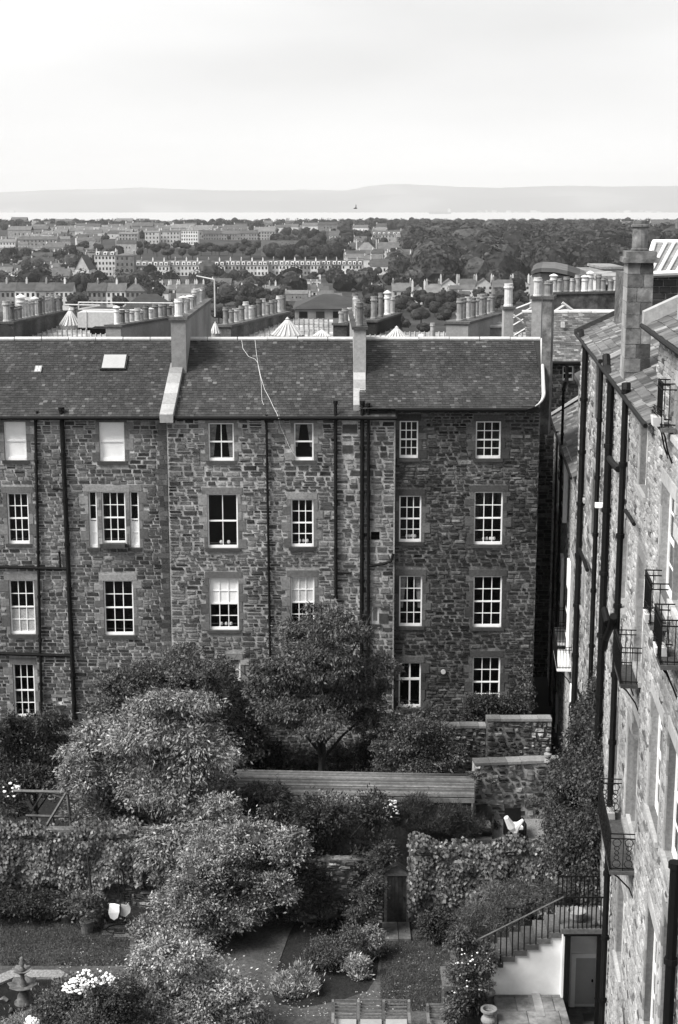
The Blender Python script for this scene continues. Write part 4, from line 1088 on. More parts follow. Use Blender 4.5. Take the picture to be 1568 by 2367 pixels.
# ------------------------------------------------------------------ the town beyond
WIN = MB().box(-.5, .5, -.05, .12, -.8, .8).mesh('window', 'town_window')
WFR = MB().box(-.62, .62, -.02, .1, -.92, .92).mesh('window_frame', 'town_light')
def house(label, x0, x1, ytop, ybase, roof=.35, wall='town_wall', roofm='town_roof', storeys=None, hip=False, chim=2, group=None, cols=None,
          dorm=0, Y=None, dep=None, name='town_house', cat='house', pale_win=False, gable=False, fin=False):
    g = ground_at((x0 + x1) / 2, ybase) if Y is None else atY((x0 + x1) / 2, ybase, Y)
    k = ppm(g.y, g.z); wd = (x1 - x0) / k; ht = (ybase - ytop) / k; wh = ht * (1 - roof); dep = dep or max(8, min(14, wd)); 
    t = thing(name, label, cat, g, 0, group)
    a = -wd / 2; c = wd / 2
    MB().box(a, c, 0, dep, -4, wh).build('wall', wall, t)
    rh = ht - wh
    e = .35
    if roof > .02:
        if hip:
            q = min(dep / 2, wd / 2 * .8)
            b = MB(); P = [Vector(v) for v in ((a - e, -e, wh), (c + e, -e, wh), (c + e, dep + e, wh), (a - e, dep + e, wh), (a + q, dep / 2, wh + rh), (c - q, dep / 2, wh + rh))]
            b.quad(P[0], P[1], P[5], P[4]); b.tri(P[1], P[2], P[5]); b.quad(P[2], P[3], P[4], P[5]); b.tri(P[3], P[0], P[4]); RF = b.build('roof', roofm, t)
        elif gable:
            b = MB(); m0 = 0
            b.quad((a - e, -e, wh), (0, -e, wh + rh), (0, dep, wh + rh), (a - e, dep, wh)); b.quad((0, -e, wh + rh), (c + e, -e, wh), (c + e, dep, wh), (0, dep, wh + rh)); RF = b.build('roof', roofm, t)
            MB().tri((a, 0, wh), (c, 0, wh), (0, 0, wh + rh - .2)).build('gable', wall, t)
        else:
            b = MB(); b.quad((a - e, -e, wh), (c + e, -e, wh), (c + e, dep / 2, wh + rh), (a - e, dep / 2, wh + rh)); b.quad((a - e, dep / 2, wh + rh), (c + e, dep / 2, wh + rh), (c + e, dep + e, wh), (a - e, dep + e, wh))
            RF = b.build('roof', roofm, t)
            MB().prism([(a, 0, wh), (a, dep, wh), (a, dep / 2, wh + rh - .1)], (wd, 0, 0)).build('gable', wall, t)
        if dorm:
            for i in range(dorm):
                u = a + wd * (i + .5) / dorm + R.uniform(-.3, .3); zz = wh + rh * .1; dw = min(1.0, wd / dorm * .32)
                D_ = MB().box(u - dw, u + dw, .1, dep * .4, zz, zz + min(2.0, rh * .85)).build('dormer', 'white_paint', t)
                MB().box(u - dw * .5, u + dw * .5, .0, .2, zz + .35, zz + min(1.6, rh * .7)).build('window', 'town_window', D_)
    else: MB().box(a - .2, c + .2, -.2, dep + .2, wh, wh + .4).build('roof', 'lead_grey', t)
    storeys = storeys or max(1, round(wh / 3.3)); cols = cols or max(1, round(wd / 2.9))
    for i in range(cols):
        for j in range(storeys):
            if R.random() < .06: continue
            u = a + wd * (i + .5) / cols; zz = wh * (j + .52) / storeys
            ww = link('window', WIN, t, loc=(u, 0, zz), scale=(min(1.15, wd / cols * .5), 1, min(1.1, wh / storeys * .32)))
            if pale_win: link('window_frame', WFR, ww, loc=(0, .03, 0))
    for i in range(chim):
        u = a + wd * (i + .0 if chim > 1 else .5) / max(1, chim - 1) if chim > 1 else 0
        u = max(a + .5, min(c - .5, u)); cy = dep / 2 if not hip else dep / 2
        ch = MB().box(u - .4, u + .4, cy - .8, cy + .8, wh, wh + rh + 1.5).build('chimney', wall, t)
        b = MB()
        for q in range(3): b.lathe((u, cy - .55 + q * .55, wh + rh + 1.5), [(.17, 0), (.15, .8)], 6)
        b.build('chimney_pots', 'town_light', ch, kind='stuff')
    return t
# the long terrace with white dormers
n = 21; x = 314.0; yb0, yb1 = 644, 637
for i in range(n):
    t_ = i / (n - 1); wpx = 26.2 - 2.5 * t_; 
    house('terraced house in the long white-dormered row beyond the trees', x, x + wpx, 604 - 1 * t_, 642 - 6 * t_, roof=.30, wall='town_light' if i % 3 else 'town_wall',
          group='houses of the long white-dormered terrace', dorm=2, chim=1, cols=3, storeys=2 + 0, name='terraced_house', pale_win=True)
    x += wpx
B = house
ORD = 'first second third fourth fifth sixth seventh eighth ninth tenth eleventh twelfth thirteenth fourteenth fifteenth sixteenth seventeenth eighteenth nineteenth twentieth twenty-first twenty-second twenty-third twenty-fourth twenty-fifth twenty-sixth'.split()
for i, o_ in enumerate(sorted([o_ for o_ in COL.objects if o_.get('group') == 'houses of the long white-dormered terrace'], key=lambda q: q.location.x)):
    o_['label'] = ORD[i] + ' house from the left end of the long white-dormered terrace'
B('light ornate corner tenement left of the long dormered terrace', 220, 268, 583, 640, .14, 'town_light', storeys=4, cols=6, dorm=3, chim=2)
B('plain four-storey tenement end joining the long dormered terrace', 268, 311, 587, 646, .08, 'town_wall', storeys=4, cols=4, chim=2, hip=True)
B('dark tall tenement with pale chimneys near the top of the town', 276, 319, 537, 572, .12, 'town_wall', storeys=4, cols=6, chim=4)
B('light tenement block left of the white office', 336, 369, 534, 572, .08, 'town_light', storeys=4, cols=4, chim=2)
B('light tenement block directly beside the white office', 371, 416, 533, 571, .08, 'town_light', storeys=4, cols=6, chim=3)
b_ = B('white banded office block with rows of dark windows', 419, 458, 534, 566, .0, 'town_light', storeys=4, cols=7, chim=0, name='office_block', cat='office')
MB().box(-3.5, 3.5, 2, 8, (566 - 534) / ppm(b_.location.y, b_.location.z), (566 - 526) / ppm(b_.location.y, b_.location.z)).build('roof_storey', 'town_wall', b_)
B('broad dark tenement row at the far left above the trees', 44, 133, 547, 577, .25, 'town_wall', storeys=3, cols=10, chim=5)
B('small grey houses at the left edge, near the white wall', 0, 36, 554, 577, .25, 'town_light', storeys=2, chim=2)
b_ = B('low white walled building at the left, among trees', 4, 96, 574, 586, .0, 'town_light', storeys=1, cols=9, chim=0)
B('pale roofed block among trees, upper left', 147, 202, 529, 546, .4, 'town_light', chim=2)
for i, (x0, x1, yt, yb) in enumerate(((128, 160, 573, 585), (122, 158, 583, 597), (116, 158, 593, 608), (107, 157, 603, 620), (98, 150, 615, 634))):
    B('roof in the stepped terrace climbing away on the left, ' + ('farthest', 'second farthest', 'middle', 'second nearest', 'nearest')[i] + ' of five', x0, x1, yt, yb + 6, .5, 'town_light', chim=2, group='stepped terrace on the left')
B('tall pale church gable with pointed top', 174, 207, 592, 652, .55, 'town_light', gable=True, cols=1, storeys=1, chim=0, name='church', cat='church', dep=24)
B('dark gabled warehouse roof right of the stepped terrace', 112, 160, 622, 652, .55, 'town_wall', gable=False, chim=0)
B('row of dormered cottages at the left edge', 8, 62, 636, 656, .45, 'town_wall', dorm=4, chim=2)
B('second dormered cottage row at the left, by the dark tree', 62, 108, 636, 656, .45, 'town_wall', dorm=3, chim=2)
for i, (x0, x1) in enumerate(((-8, 36), (36, 84), (84, 128), (128, 170))):
    B('two-storey stone villa with pale ridge, ' + ('first', 'second', 'third', 'fourth')[i] + ' from the left edge behind the flat roof', x0, x1, 655, 712, .32, 'town_light' if i % 2 else 'town_wall', storeys=2, cols=4, chim=1, pale_win=True, group='victorian villas at the left')
for i, (x0, x1) in enumerate(((203, 247), (247, 291), (291, 335))):
    B('stone villa right of the dark garden trees, ' + ('left', 'middle', 'right')[i] + ' one of three', x0, x1, 656, 708, .35, 'town_light' if i % 2 else 'town_wall', storeys=2, cols=4, chim=1, pale_win=True, hip=i == 2)
for i in range(6):
    B(('first', 'second', 'third', 'fourth', 'fifth', 'sixth')[i] + ' from the left of the low chimneyed roofs in front of the long terrace', 352 + i * 20, 372 + i * 20, 659 - i * .5, 682, .45, 'town_light', chim=2, cols=2, group='low row with pale chimneys')
b_ = B('dark hipped roof with white ridges behind the long chimney wall', 284, 398, 682, 724, .75, 'town_wall', hip=True, chim=0, storeys=1, roofm='slate')
B('long grey terrace on the ridge, left half', 470, 512, 533, 556, .35, 'town_wall', chim=4, cols=7); B('long grey terrace on the ridge, right half', 512, 555, 533, 556, .35, 'town_wall', chim=4, cols=7)
B('plain long block on the ridge beside the grey terrace', 556, 600, 533, 556, .3, 'town_wall', chim=2); B('taller end block of the ridge terrace', 598, 636, 529, 556, .25, 'town_wall', chim=2)
B('grey houses in trees near the top centre', 652, 700, 521, 537, .4, 'town_wall', chim=3); B('pale houses in trees near the top centre', 700, 728, 522, 536, .4, 'town_light', chim=2)
B('wide grey hall roof behind the long terrace', 604, 692, 557, 590, .6, 'town_wall', chim=0, storeys=1, cols=6)
B('white fronted cottage beside the wide hall roof', 648, 690, 551, 562, .4, 'town_light', chim=1)
for i in range(7):
    B(('first', 'second', 'third', 'fourth', 'fifth', 'sixth', 'seventh')[i] + ' from the left of the small houses in the centre row', 577 + i * 24, 601 + i * 24, 661 - i * .6, 688, .55, 'town_wall' if i % 2 else 'town_light', chim=1 + i % 2, cols=2, group='centre row of small houses')
B('pale blocky house above the centre row', 692, 742, 647, 668, .1, 'town_light', chim=2)
hh = B('hipped slate villa with two white framed windows, behind the central stack', 682, 838, 688, 742, .48, 'town_wall', hip=True, chim=0, storeys=1, cols=4, Y=210, pale_win=True, roofm='slate', dep=16)
mb_ = B('long mansard block with white dormers among the trees', 860, 928, 534, 560, .35, 'town_wall', dorm=6, chim=3, cols=9, storeys=2)
B('right wing of the long mansard block', 928, 996, 534, 560, .35, 'town_wall', dorm=6, chim=3, cols=9, storeys=2)
for (lab, x0, x1, yt, yb, hp) in (('hipped villa left of the three big roofs', 823, 872, 562, 600, True), ('long dark roof of the central villa pair', 874, 946, 562, 598, False), ('hipped villa with pale bay on the right of the roofs', 958, 1016, 562, 602, True),
        ('roof stepping down below the villa pair', 900, 952, 586, 612, False), ('lower grey roof with pale front beside the terrace end', 856, 922, 600, 632, False), ('far gabled house left of the mansard block', 762, 844, 534, 556, False),
        ('small pale house right of the mansard block', 1002, 1030, 537, 552, False), ('pale cottage row below the treeline', 1030, 1062, 534, 546, False)):
    B(lab, x0, x1, yt, yb, .5, 'town_light', hip=hp, chim=2)
for (lab, x0, x1, yt, yb, gb) in (('stone villa with round chimney, leftmost of the right-hand group', 907, 952, 656, 700, False), ('tall gabled stone house with a pale skylight', 952, 985, 660, 708, True), ('stone house with paired windows, beside the skylight house', 985, 1018, 658, 708, False),
        ('gabled villa with pale chimneys, centre right', 1018, 1060, 646, 688, True), ('villa with steep roof beyond the right-hand trees', 1060, 1100, 646, 684, False), ('gabled villa second from the rank of glass bays', 1100, 1140, 645, 684, True),
        ('villa with many glazed bays on the right', 1140, 1185, 648, 690, False), ('last villa before the twin stacks', 1185, 1226, 645, 684, True)):
    B(lab, x0, x1, yt, yb, .4, 'town_light' if gb else 'town_wall', gable=gb, chim=2, storeys=2, cols=3, pale_win=True)
B('pale house on the skyline beside the tall chimney', 1436, 1500, 512, 536, .3, 'town_light', chim=3, storeys=2)
B('grey houses on the skyline at the right edge', 1505, 1568, 508, 534, .35, 'town_wall', chim=3)
# small far roofs packed on the ridge
r2 = random.Random(8); k = 0
spots = []
for q in range(270):
    x, y = r2.choice([(r2.uniform(232, 410), r2.uniform(515, 550)), (r2.uniform(0, 860), r2.uniform(516, 552)), (r2.uniform(0, 900), r2.uniform(516, 552)), (r2.uniform(0, 300), r2.uniform(552, 600)), (r2.uniform(0, 640), r2.uniform(516, 560)), (r2.uniform(0, 340), r2.uniform(600, 655)), (r2.uniform(340, 1100), r2.uniform(678, 705)), (r2.uniform(820, 1010), r2.uniform(560, 625))])
    if any(abs(x - a) < 13 and abs(y - c) < 5 for a, c in spots): continue
    spots.append((x, y))
fproto = []
for q in range(4):
    wd, dp = (14, 20, 26, 18)[q], 10; t = MB(); w_ = (7, 8, 10, 6)[q]
    fproto.append((MB().box(-wd / 2, wd / 2, 0, dp, -3, w_).mesh('wall', 'town_light' if q % 2 else 'town_wall'),
                   MB().quad((-wd / 2 - .4, -.4, w_), (wd / 2 + .4, -.4, w_), (wd / 2 + .4, dp / 2, w_ + 4), (-wd / 2 - .4, dp / 2, w_ + 4)).quad((-wd / 2 - .4, dp / 2, w_ + 4), (wd / 2 + .4, dp / 2, w_ + 4), (wd / 2 + .4, dp, w_), (-wd / 2 - .4, dp, w_)).mesh('roof', 'town_roof'),
                   MB().box(-wd / 2, -wd / 2 + 1.1, dp / 2 - 1, dp / 2 + 1, w_, w_ + 5.2).mesh('chimney', 'town_light'), w_))
FARH = []; FARO = []
for (x, y) in spots:
    g = ground_at(x, y); q = r2.randrange(4)
    FARH.append((x, y, ('dark-walled', 'pale')[q % 2], ('small', 'mid-sized', 'long', 'medium')[q]))
    t = thing('distant_house', 'small distant house among the trees of the town below the firth', 'house', g, rad(r2.uniform(-12, 12)), 'distant houses on the ridge')
    FARO.append(t); kk = 1 if y < 560 else (.6 if y < 660 else .42); t.scale = (kk, kk, min(1, kk * 1.25) * r2.uniform(.75, 1.15))
    for me in fproto[q][:3]: link(me.name.split('.')[0], me, t)
    for i in (-1, 0, 1):
        link('window', WIN, t, loc=(i * 4.5, 0, fproto[q][3] * .6), scale=(1.3, 1, 1.2))

LM = [('the white banded office block', 438, 550), ('the church gable', 190, 620), ('the white walled building on the left', 50, 580), ('the dark tall tenement', 297, 555), ('the broad dark tenement row', 88, 562),
      ('the grey terrace on the ridge', 512, 545), ('the end block of the ridge terrace', 617, 543), ('the grey houses at the top centre', 690, 530), ('the wide hall roof', 648, 575), ('the long mansard block', 928, 548), ('the gabled house left of the mansard', 803, 545),
      ('the hipped villa group', 910, 590), ('the ornate corner tenement', 244, 620), ('the dormered cottages', 60, 646), ('the lamp mast', 497, 680), ('the hipped slate villa', 760, 715), ('the left skyline', 20, 518), ('the skyline over the office block', 400, 516), ('the skyline over the hall', 600, 517), ('the right-hand stone villas', 1000, 690), ('the pale blocky house', 717, 660)]
def relabel(objs, info, word):
    by = {}
    for o_, f in zip(objs, info):
        lm = min(range(len(LM)), key=lambda i: (LM[i][1] - f[0]) ** 2 + 9 * (LM[i][2] - f[1]) ** 2); by.setdefault(lm, []).append((math.hypot(LM[lm][1] - f[0], 3 * (LM[lm][2] - f[1])), o_.name, o_, f))
    for lm, L_ in by.items():
        L_.sort(key=lambda q: q[:2])
        for i, (_, _, o_, f) in enumerate(L_):
            n_ = (ORD[i] + ' ' if i else '') if i < len(ORD) else 'distant '
            o_['label'] = ' '.join((f[3] + ' ' + f[2] + ' ' + word + ' ' + n_ + 'nearest to ' + LM[lm][0]).split())
relabel(FARO, FARH, 'house')
# street lamp mast and aerials
lm = thing('lamp_mast', 'pale lamp mast with a long side arm, standing before the long terrace', 'lamp post', atY(497, 700, 330))
k = ppm(330, 0); h = 56 / k
MB().tube([(0, 0, -3), (0, 0, h * .98)], .16, 6).build('pole', 'town_light', lm)
MB().tube([(0, 0, h * .95), (-42 / k, 0, h * 1.1)], .15, 6).build('arm', 'town_light', lm)
ship = thing('cargo_ship', 'long grey cargo ship with pale superstructure at anchor on the firth', 'ship', (atY(1018, 493, 18600).x, 18600, SEA))
ship.scale = (1.6, 1.6, 1.6)
b = MB(); b.prism([(-95, -14, 14), (80, -14, 14), (80, -10, 0), (-80, -10, 0)], (0, 26, 0)); b.build('hull', 'cargo_hull', ship)
MB().box(58, 78, -10, 8, 14, 34).box(62, 70, -4, 2, 34, 42).build('superstructure', 'town_light', ship)
b = MB(); [b.box(-80 + i * 22, -68 + i * 22, -8, 6, 14, 19 + (i % 3) * 3) for i in range(6)]; b.build('deck_cargo', 'cargo_hull', ship)
bird = thing('bird', 'tiny dark bird flying above the firth', 'bird', atY(822, 482, 160))
MB().tube([(-.22, 0, 0), (-.05, 0, .03), (.12, 0, .02), (.2, 0, 0)], [.02, .07, .06, .01], 6).tri((0, -.03, .03), (.1, -.03, .03), (.03, -.1, .5)).tri((0, .03, .03), (.1, .03, .03), (.1, .1, .42)).build('body', 'grey_iron', bird)

# ------------------------------------------------------------------ town trees and woods
def crown_proto(seed, nleaf=420, name='crown', m='leaf_town', core=True):
    r = np.random.RandomState(seed); b = MB(); 
    k = 9; cs = [(r.uniform(-.45, .45), r.uniform(-.45, .45), r.uniform(-.25, .55), r.uniform(.38, .6)) for _ in range(k)] + [(0, 0, 0, .7)]
    V = []
    for (cx, cy, cz_, rr) in cs:
        for _ in range(nleaf // len(cs)):
            d = r.normal(size=3); d /= np.linalg.norm(d); p = np.array([cx, cy, cz_]) + d * rr * r.uniform(.85, 1.05)
            u = np.cross(d, r.normal(size=3)); u /= np.linalg.norm(u); v = np.cross(d, u) + d * r.uniform(-.5, .5); s = r.uniform(.05, .12)
            V.append([p - u * s, p - v * s, p + u * s, p + v * s])
    V = np.array(V); me = quads_mesh(name, V, m)
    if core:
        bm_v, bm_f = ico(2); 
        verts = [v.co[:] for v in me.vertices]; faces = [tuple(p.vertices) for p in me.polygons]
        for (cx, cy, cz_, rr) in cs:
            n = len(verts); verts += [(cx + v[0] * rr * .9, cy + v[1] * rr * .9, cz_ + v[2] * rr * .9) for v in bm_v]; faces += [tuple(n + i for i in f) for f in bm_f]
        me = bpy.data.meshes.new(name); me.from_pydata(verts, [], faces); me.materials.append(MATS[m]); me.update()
    return me
def ico(sub):
    t = (1 + 5 ** .5) / 2; v = [(-1, t, 0), (1, t, 0), (-1, -t, 0), (1, -t, 0), (0, -1, t), (0, 1, t), (0, -1, -t), (0, 1, -t), (t, 0, -1), (t, 0, 1), (-t, 0, -1), (-t, 0, 1)]
    v = [tuple(Vector(p).normalized()) for p in v]; f = [(0, 11, 5), (0, 5, 1), (0, 1, 7), (0, 7, 10), (0, 10, 11), (1, 5, 9), (5, 11, 4), (11, 10, 2), (10, 7, 6), (7, 1, 8), (3, 9, 4), (3, 4, 2), (3, 2, 6), (3, 6, 8), (3, 8, 9), (4, 9, 5), (2, 4, 11), (6, 2, 10), (8, 6, 7), (9, 8, 1)]
    for _ in range(sub - 1):
        c = {}; nf = []
        def mid(a, b_):
            k = (min(a, b_), max(a, b_))
            if k not in c: v.append(tuple(((Vector(v[a]) + Vector(v[b_])) / 2).normalized())); c[k] = len(v) - 1
            return c[k]
        for a, b_, d in f: x, y, z = mid(a, b_), mid(b_, d), mid(d, a); nf += [(a, x, z), (b_, y, x), (d, z, y), (x, y, z)]
        f = nf
    return v, f
CP_ = [crown_proto(s) for s in range(5)]
TRK = MB().tube([(0, 0, -2), (0, 0, 1)], .06, 6).mesh('trunk', 'bark')
def town_tree(x, yb, wpx, hpx, label, group, seed, Y=None):
    g = ground_at(x, yb) if Y is None else atY(x, yb, Y); k = ppm(g.y, g.z); rw, rh = wpx / 2 / k, hpx / k
    t = thing('tree', label, 'tree', g, R.uniform(0, 6), group)
    link('crown', CP_[seed % 5], t, loc=(0, 0, rh * .55), scale=(rw, rw, rh * .46)); link('trunk', TRK, t, loc=(0, 0, 0), scale=(rw, rw, rh * .3))
regs = [((312, 610), (578, 601), 26, 26, 'dark tree in the belt above the long dormered terrace', 'trees above the long terrace'),
        ((620, 800), (570, 600), 14, 30, 'dark tree behind the right half of the long terrace', 'trees behind the long terrace'),
        ((0, 118), (596, 634), 13, 30, 'tree in the left-hand wood below the white walled building', 'trees in the left wood'),
        ((150, 232), (575, 628), 9, 28, 'tree around the pointed church gable', 'trees around the church'),
        ((315, 620), (655, 672), 20, 26, 'garden tree in front of the long terrace', 'trees in front of the long terrace'),
        ((660, 880), (640, 662), 14, 25, 'garden tree in front of the terrace, right half', 'trees in front of the terrace, right half'),
        ((480, 680), (690, 752), 18, 40, 'broad tree between the chimney walls and the centre row', 'trees behind the middle roof'),
        ((840, 1050), (700, 778), 26, 42, 'broad tree behind the darker tenement', 'trees behind the darker tenement'),
        ((1010, 1230), (690, 722), 18, 32, 'tree below the right-hand villas', 'trees below the right-hand villas'),
        ((150, 290), (690, 722), 9, 40, 'dark garden tree among the stone villas', 'trees among the villas'),
        ((820, 1060), (636, 662), 16, 26, 'tree below the hipped villas', 'trees below the hipped villas'),
        ((0, 860), (520, 560), 55, 15, 'distant tree among the houses on the ridge', 'distant trees on the ridge'),
        ((640, 860), (552, 578), 14, 30, 'tree beside the wide hall roof', 'trees beside the hall')]
sd = 0
for (xr, yr, n_, s, lab, grp) in regs:
    for i in range(n_):
        sd += 1; x = xr[0] + (xr[1] - xr[0]) * (i + R.uniform(0, 1)) / n_
        if 'ridge' in grp: x = R.uniform(*xr)
        y = R.uniform(min(yr), max(yr)); town_tree(x, y, s * R.uniform(.8, 1.35), s * R.uniform(.75, 1.1), lab, grp, sd)
for g_ in {q[5] for q in regs if 'ridge' not in q[5]}:
    T_ = sorted([o_ for o_ in COL.objects if o_.get('group') == g_], key=lambda q: q.location.x / q.location.y)
    for i, o_ in enumerate(T_): o_['label'] = ORD[i] + ' tree from the left of the ' + g_
T_ = [o_ for o_ in COL.objects if o_.get('group') == 'distant trees on the ridge']
def spx(o_):
    l = o_.location; q = l.y * CP + (CZ - l.z) * SP; return (CX + l.x * FPX / q, CY + FPX * ((CZ - l.z) * CP - l.y * SP) / q, 'dark', 'rounded' if o_.children[0].scale.x > 9 else 'slight')
relabel(T_, [spx(o_) for o_ in T_], 'tree')
for (x, y, wd, ht, lab) in ((735, 592, 62, 58, 'largest dark rounded tree behind the long terrace'), (185, 700, 40, 62, 'dark tall tree left of the lamp mast and villas'), (552, 664, 46, 44, 'round dark tree before the middle of the terrace'),
                            (163, 612, 14, 42, 'narrow dark tree beside the church gable'), (330, 560, 16, 30, 'slender dark tree between two tenements')):
    sd += 1; town_tree(x, y, wd, ht, lab, None, sd)
def wood(name, label, fn, n_, m='tree_far', lo=6, hi=11, seed=1):
    """a distant wood that reads as one mass"""
    r = np.random.RandomState(seed); V0, F0 = ico(2); V0 = np.array(V0); verts = []; faces = []; c = 0
    for i in range(n_):
        X, Y = fn(r)
        s = r.uniform(lo, hi) * float(np.interp(Y, [900, 2500], [1, .5])); jit = 1 + r.uniform(-.18, .18, size=(len(V0), 1)); v = V0 * jit * np.array([s, s, s * r.uniform(.7, 1.0)]) + np.array([X, Y, tz(Y) + s * r.uniform(.6, 1.1)])
        verts.append(v); faces += [tuple(c + j for j in f) for f in F0]; c += len(V0)
        q = 70; d = r.normal(size=(q, 3)); d[:, 2] = np.abs(d[:, 2]); d[:, 1] = -np.abs(d[:, 1]); d /= np.linalg.norm(d, axis=1)[:, None]
        cen = np.array([X, Y, tz(Y) + s * .85]); e1 = np.cross(d, r.normal(size=(q, 3))); e1 /= np.linalg.norm(e1, axis=1)[:, None]; e2 = np.cross(d, e1) + d * r.uniform(-.6, .6, (q, 1)); sz = s * r.uniform(.06, .15, (q, 1))
        p = cen + d * s * r.uniform(.9, 1.12, (q, 1)); Q4 = np.stack([p - e1 * sz, p - e2 * sz, p + e1 * sz, p + e2 * sz], axis=1).reshape(-1, 3)
        verts.append(Q4); faces += [(c + 4 * j, c + 4 * j + 1, c + 4 * j + 2, c + 4 * j + 3) for j in range(q)]; c += 4 * q
    me = bpy.data.meshes.new(name); me.from_pydata(np.concatenate(verts).tolist(), [], faces); me.materials.append(MATS[m]); me.update()
    tag(link(name, me), label, 'woods', kind='stuff')
def reg_fn(polys):
    def fn(r):
        while True:
            x0, x1, y0, y1 = polys[r.randint(len(polys))]; x, y = r.uniform(x0, x1), y0 + (y1 - y0) * r.uniform(0, 1) ** 1.0
            g = ground_at(x, y); return g.x, g.y
    return fn
wood('forest', 'dense dark woodland filling the right of the middle distance', reg_fn([(1000, 1500, 519, 570), (1060, 1460, 560, 610), (1020, 1440, 590, 650), (950, 1100, 545, 600), (990, 1150, 620, 665), (1440, 1800, 519, 600)]), 1300, seed=2, lo=7, hi=14)
wood('treeline', 'belt of dark trees along the coast edge of the town', lambda r: (r.uniform(-700, 760), r.uniform(2200, 2800)), 1500, seed=3, lo=7, hi=15)
wood('scrub_woods', 'scattered tree cover between the far houses', reg_fn([(0, 900, 520, 556), (620, 900, 560, 600), (0, 300, 600, 640), (0, 1200, 648, 700), (900, 1240, 600, 640)]), 420, seed=4, lo=3.5, hi=7)

# ------------------------------------------------------------------ foliage
def blob_pts(C, n, r, clump=22, cr=.16, shell=.62):
    """points gathered in tufts through a set of ellipsoids C=(x,y,z,rx,ry,rz)"""
    C = np.array(C, dtype=float); wt = (C[:, 3] * C[:, 4] + C[:, 3] * C[:, 5]) ; wt /= wt.sum()
    k = max(1, n // clump); ci = r.choice(len(C), size=k, p=wt); d = r.normal(size=(k, 3)); d[:, 2] = np.where(d[:, 2] < -.3, d[:, 2] * .4, d[:, 2]); d /= np.linalg.norm(d, axis=1)[:, None]
    rr = r.uniform(shell, 1.04, size=(k, 1)) ** .8; cen = C[ci, :3] + d * rr * C[ci, 3:6]
    ii = np.repeat(np.arange(k), clump); sz = C[ci, 3:6].mean(axis=1)[ii][:, None] * cr * 2.2
    off = r.normal(size=(len(ii), 3)) * np.clip(sz, .08, .26) * np.array([1, 1, .6])
    return cen[ii] + off, d[ii]
def leaf_quads(P, D, size, r, droop=.4, aspect=.45, up=.5):
    n = len(P); a = D * .8 + r.normal(size=(n, 3)) * .6; a[:, 2] -= droop; a /= np.linalg.norm(a, axis=1)[:, None]   # long axis
    nn = r.normal(size=(n, 3)) * .6 + D * .4 + np.array([0, 0, up]); b = np.cross(a, nn); b /= (np.linalg.norm(b, axis=1)[:, None] + 1e-9)
    s = size * r.uniform(.45, 1.55, size=(n, 1)); w_ = s * aspect
    mid = P + a * s * .5
    return np.stack([P, mid + b * w_ * .5 + a * s * .0, P + a * s, mid - b * w_ * .5], axis=1)
def px_blobs(L, Y, dy=.8, seed=0, ydep=1.0):
    r = random.Random(seed); C = []
    for q in L:
        x, y, rx, ry = q[:4]; yy = Y + (q[4] if len(q) > 4 else r.uniform(-dy, dy)); p = atY(x, y, yy); k = ppm(yy, p.z)
        C.append((p.x, p.y, p.z, rx / k, max(rx, ry) / k * ydep * .8, ry / k))
    return C
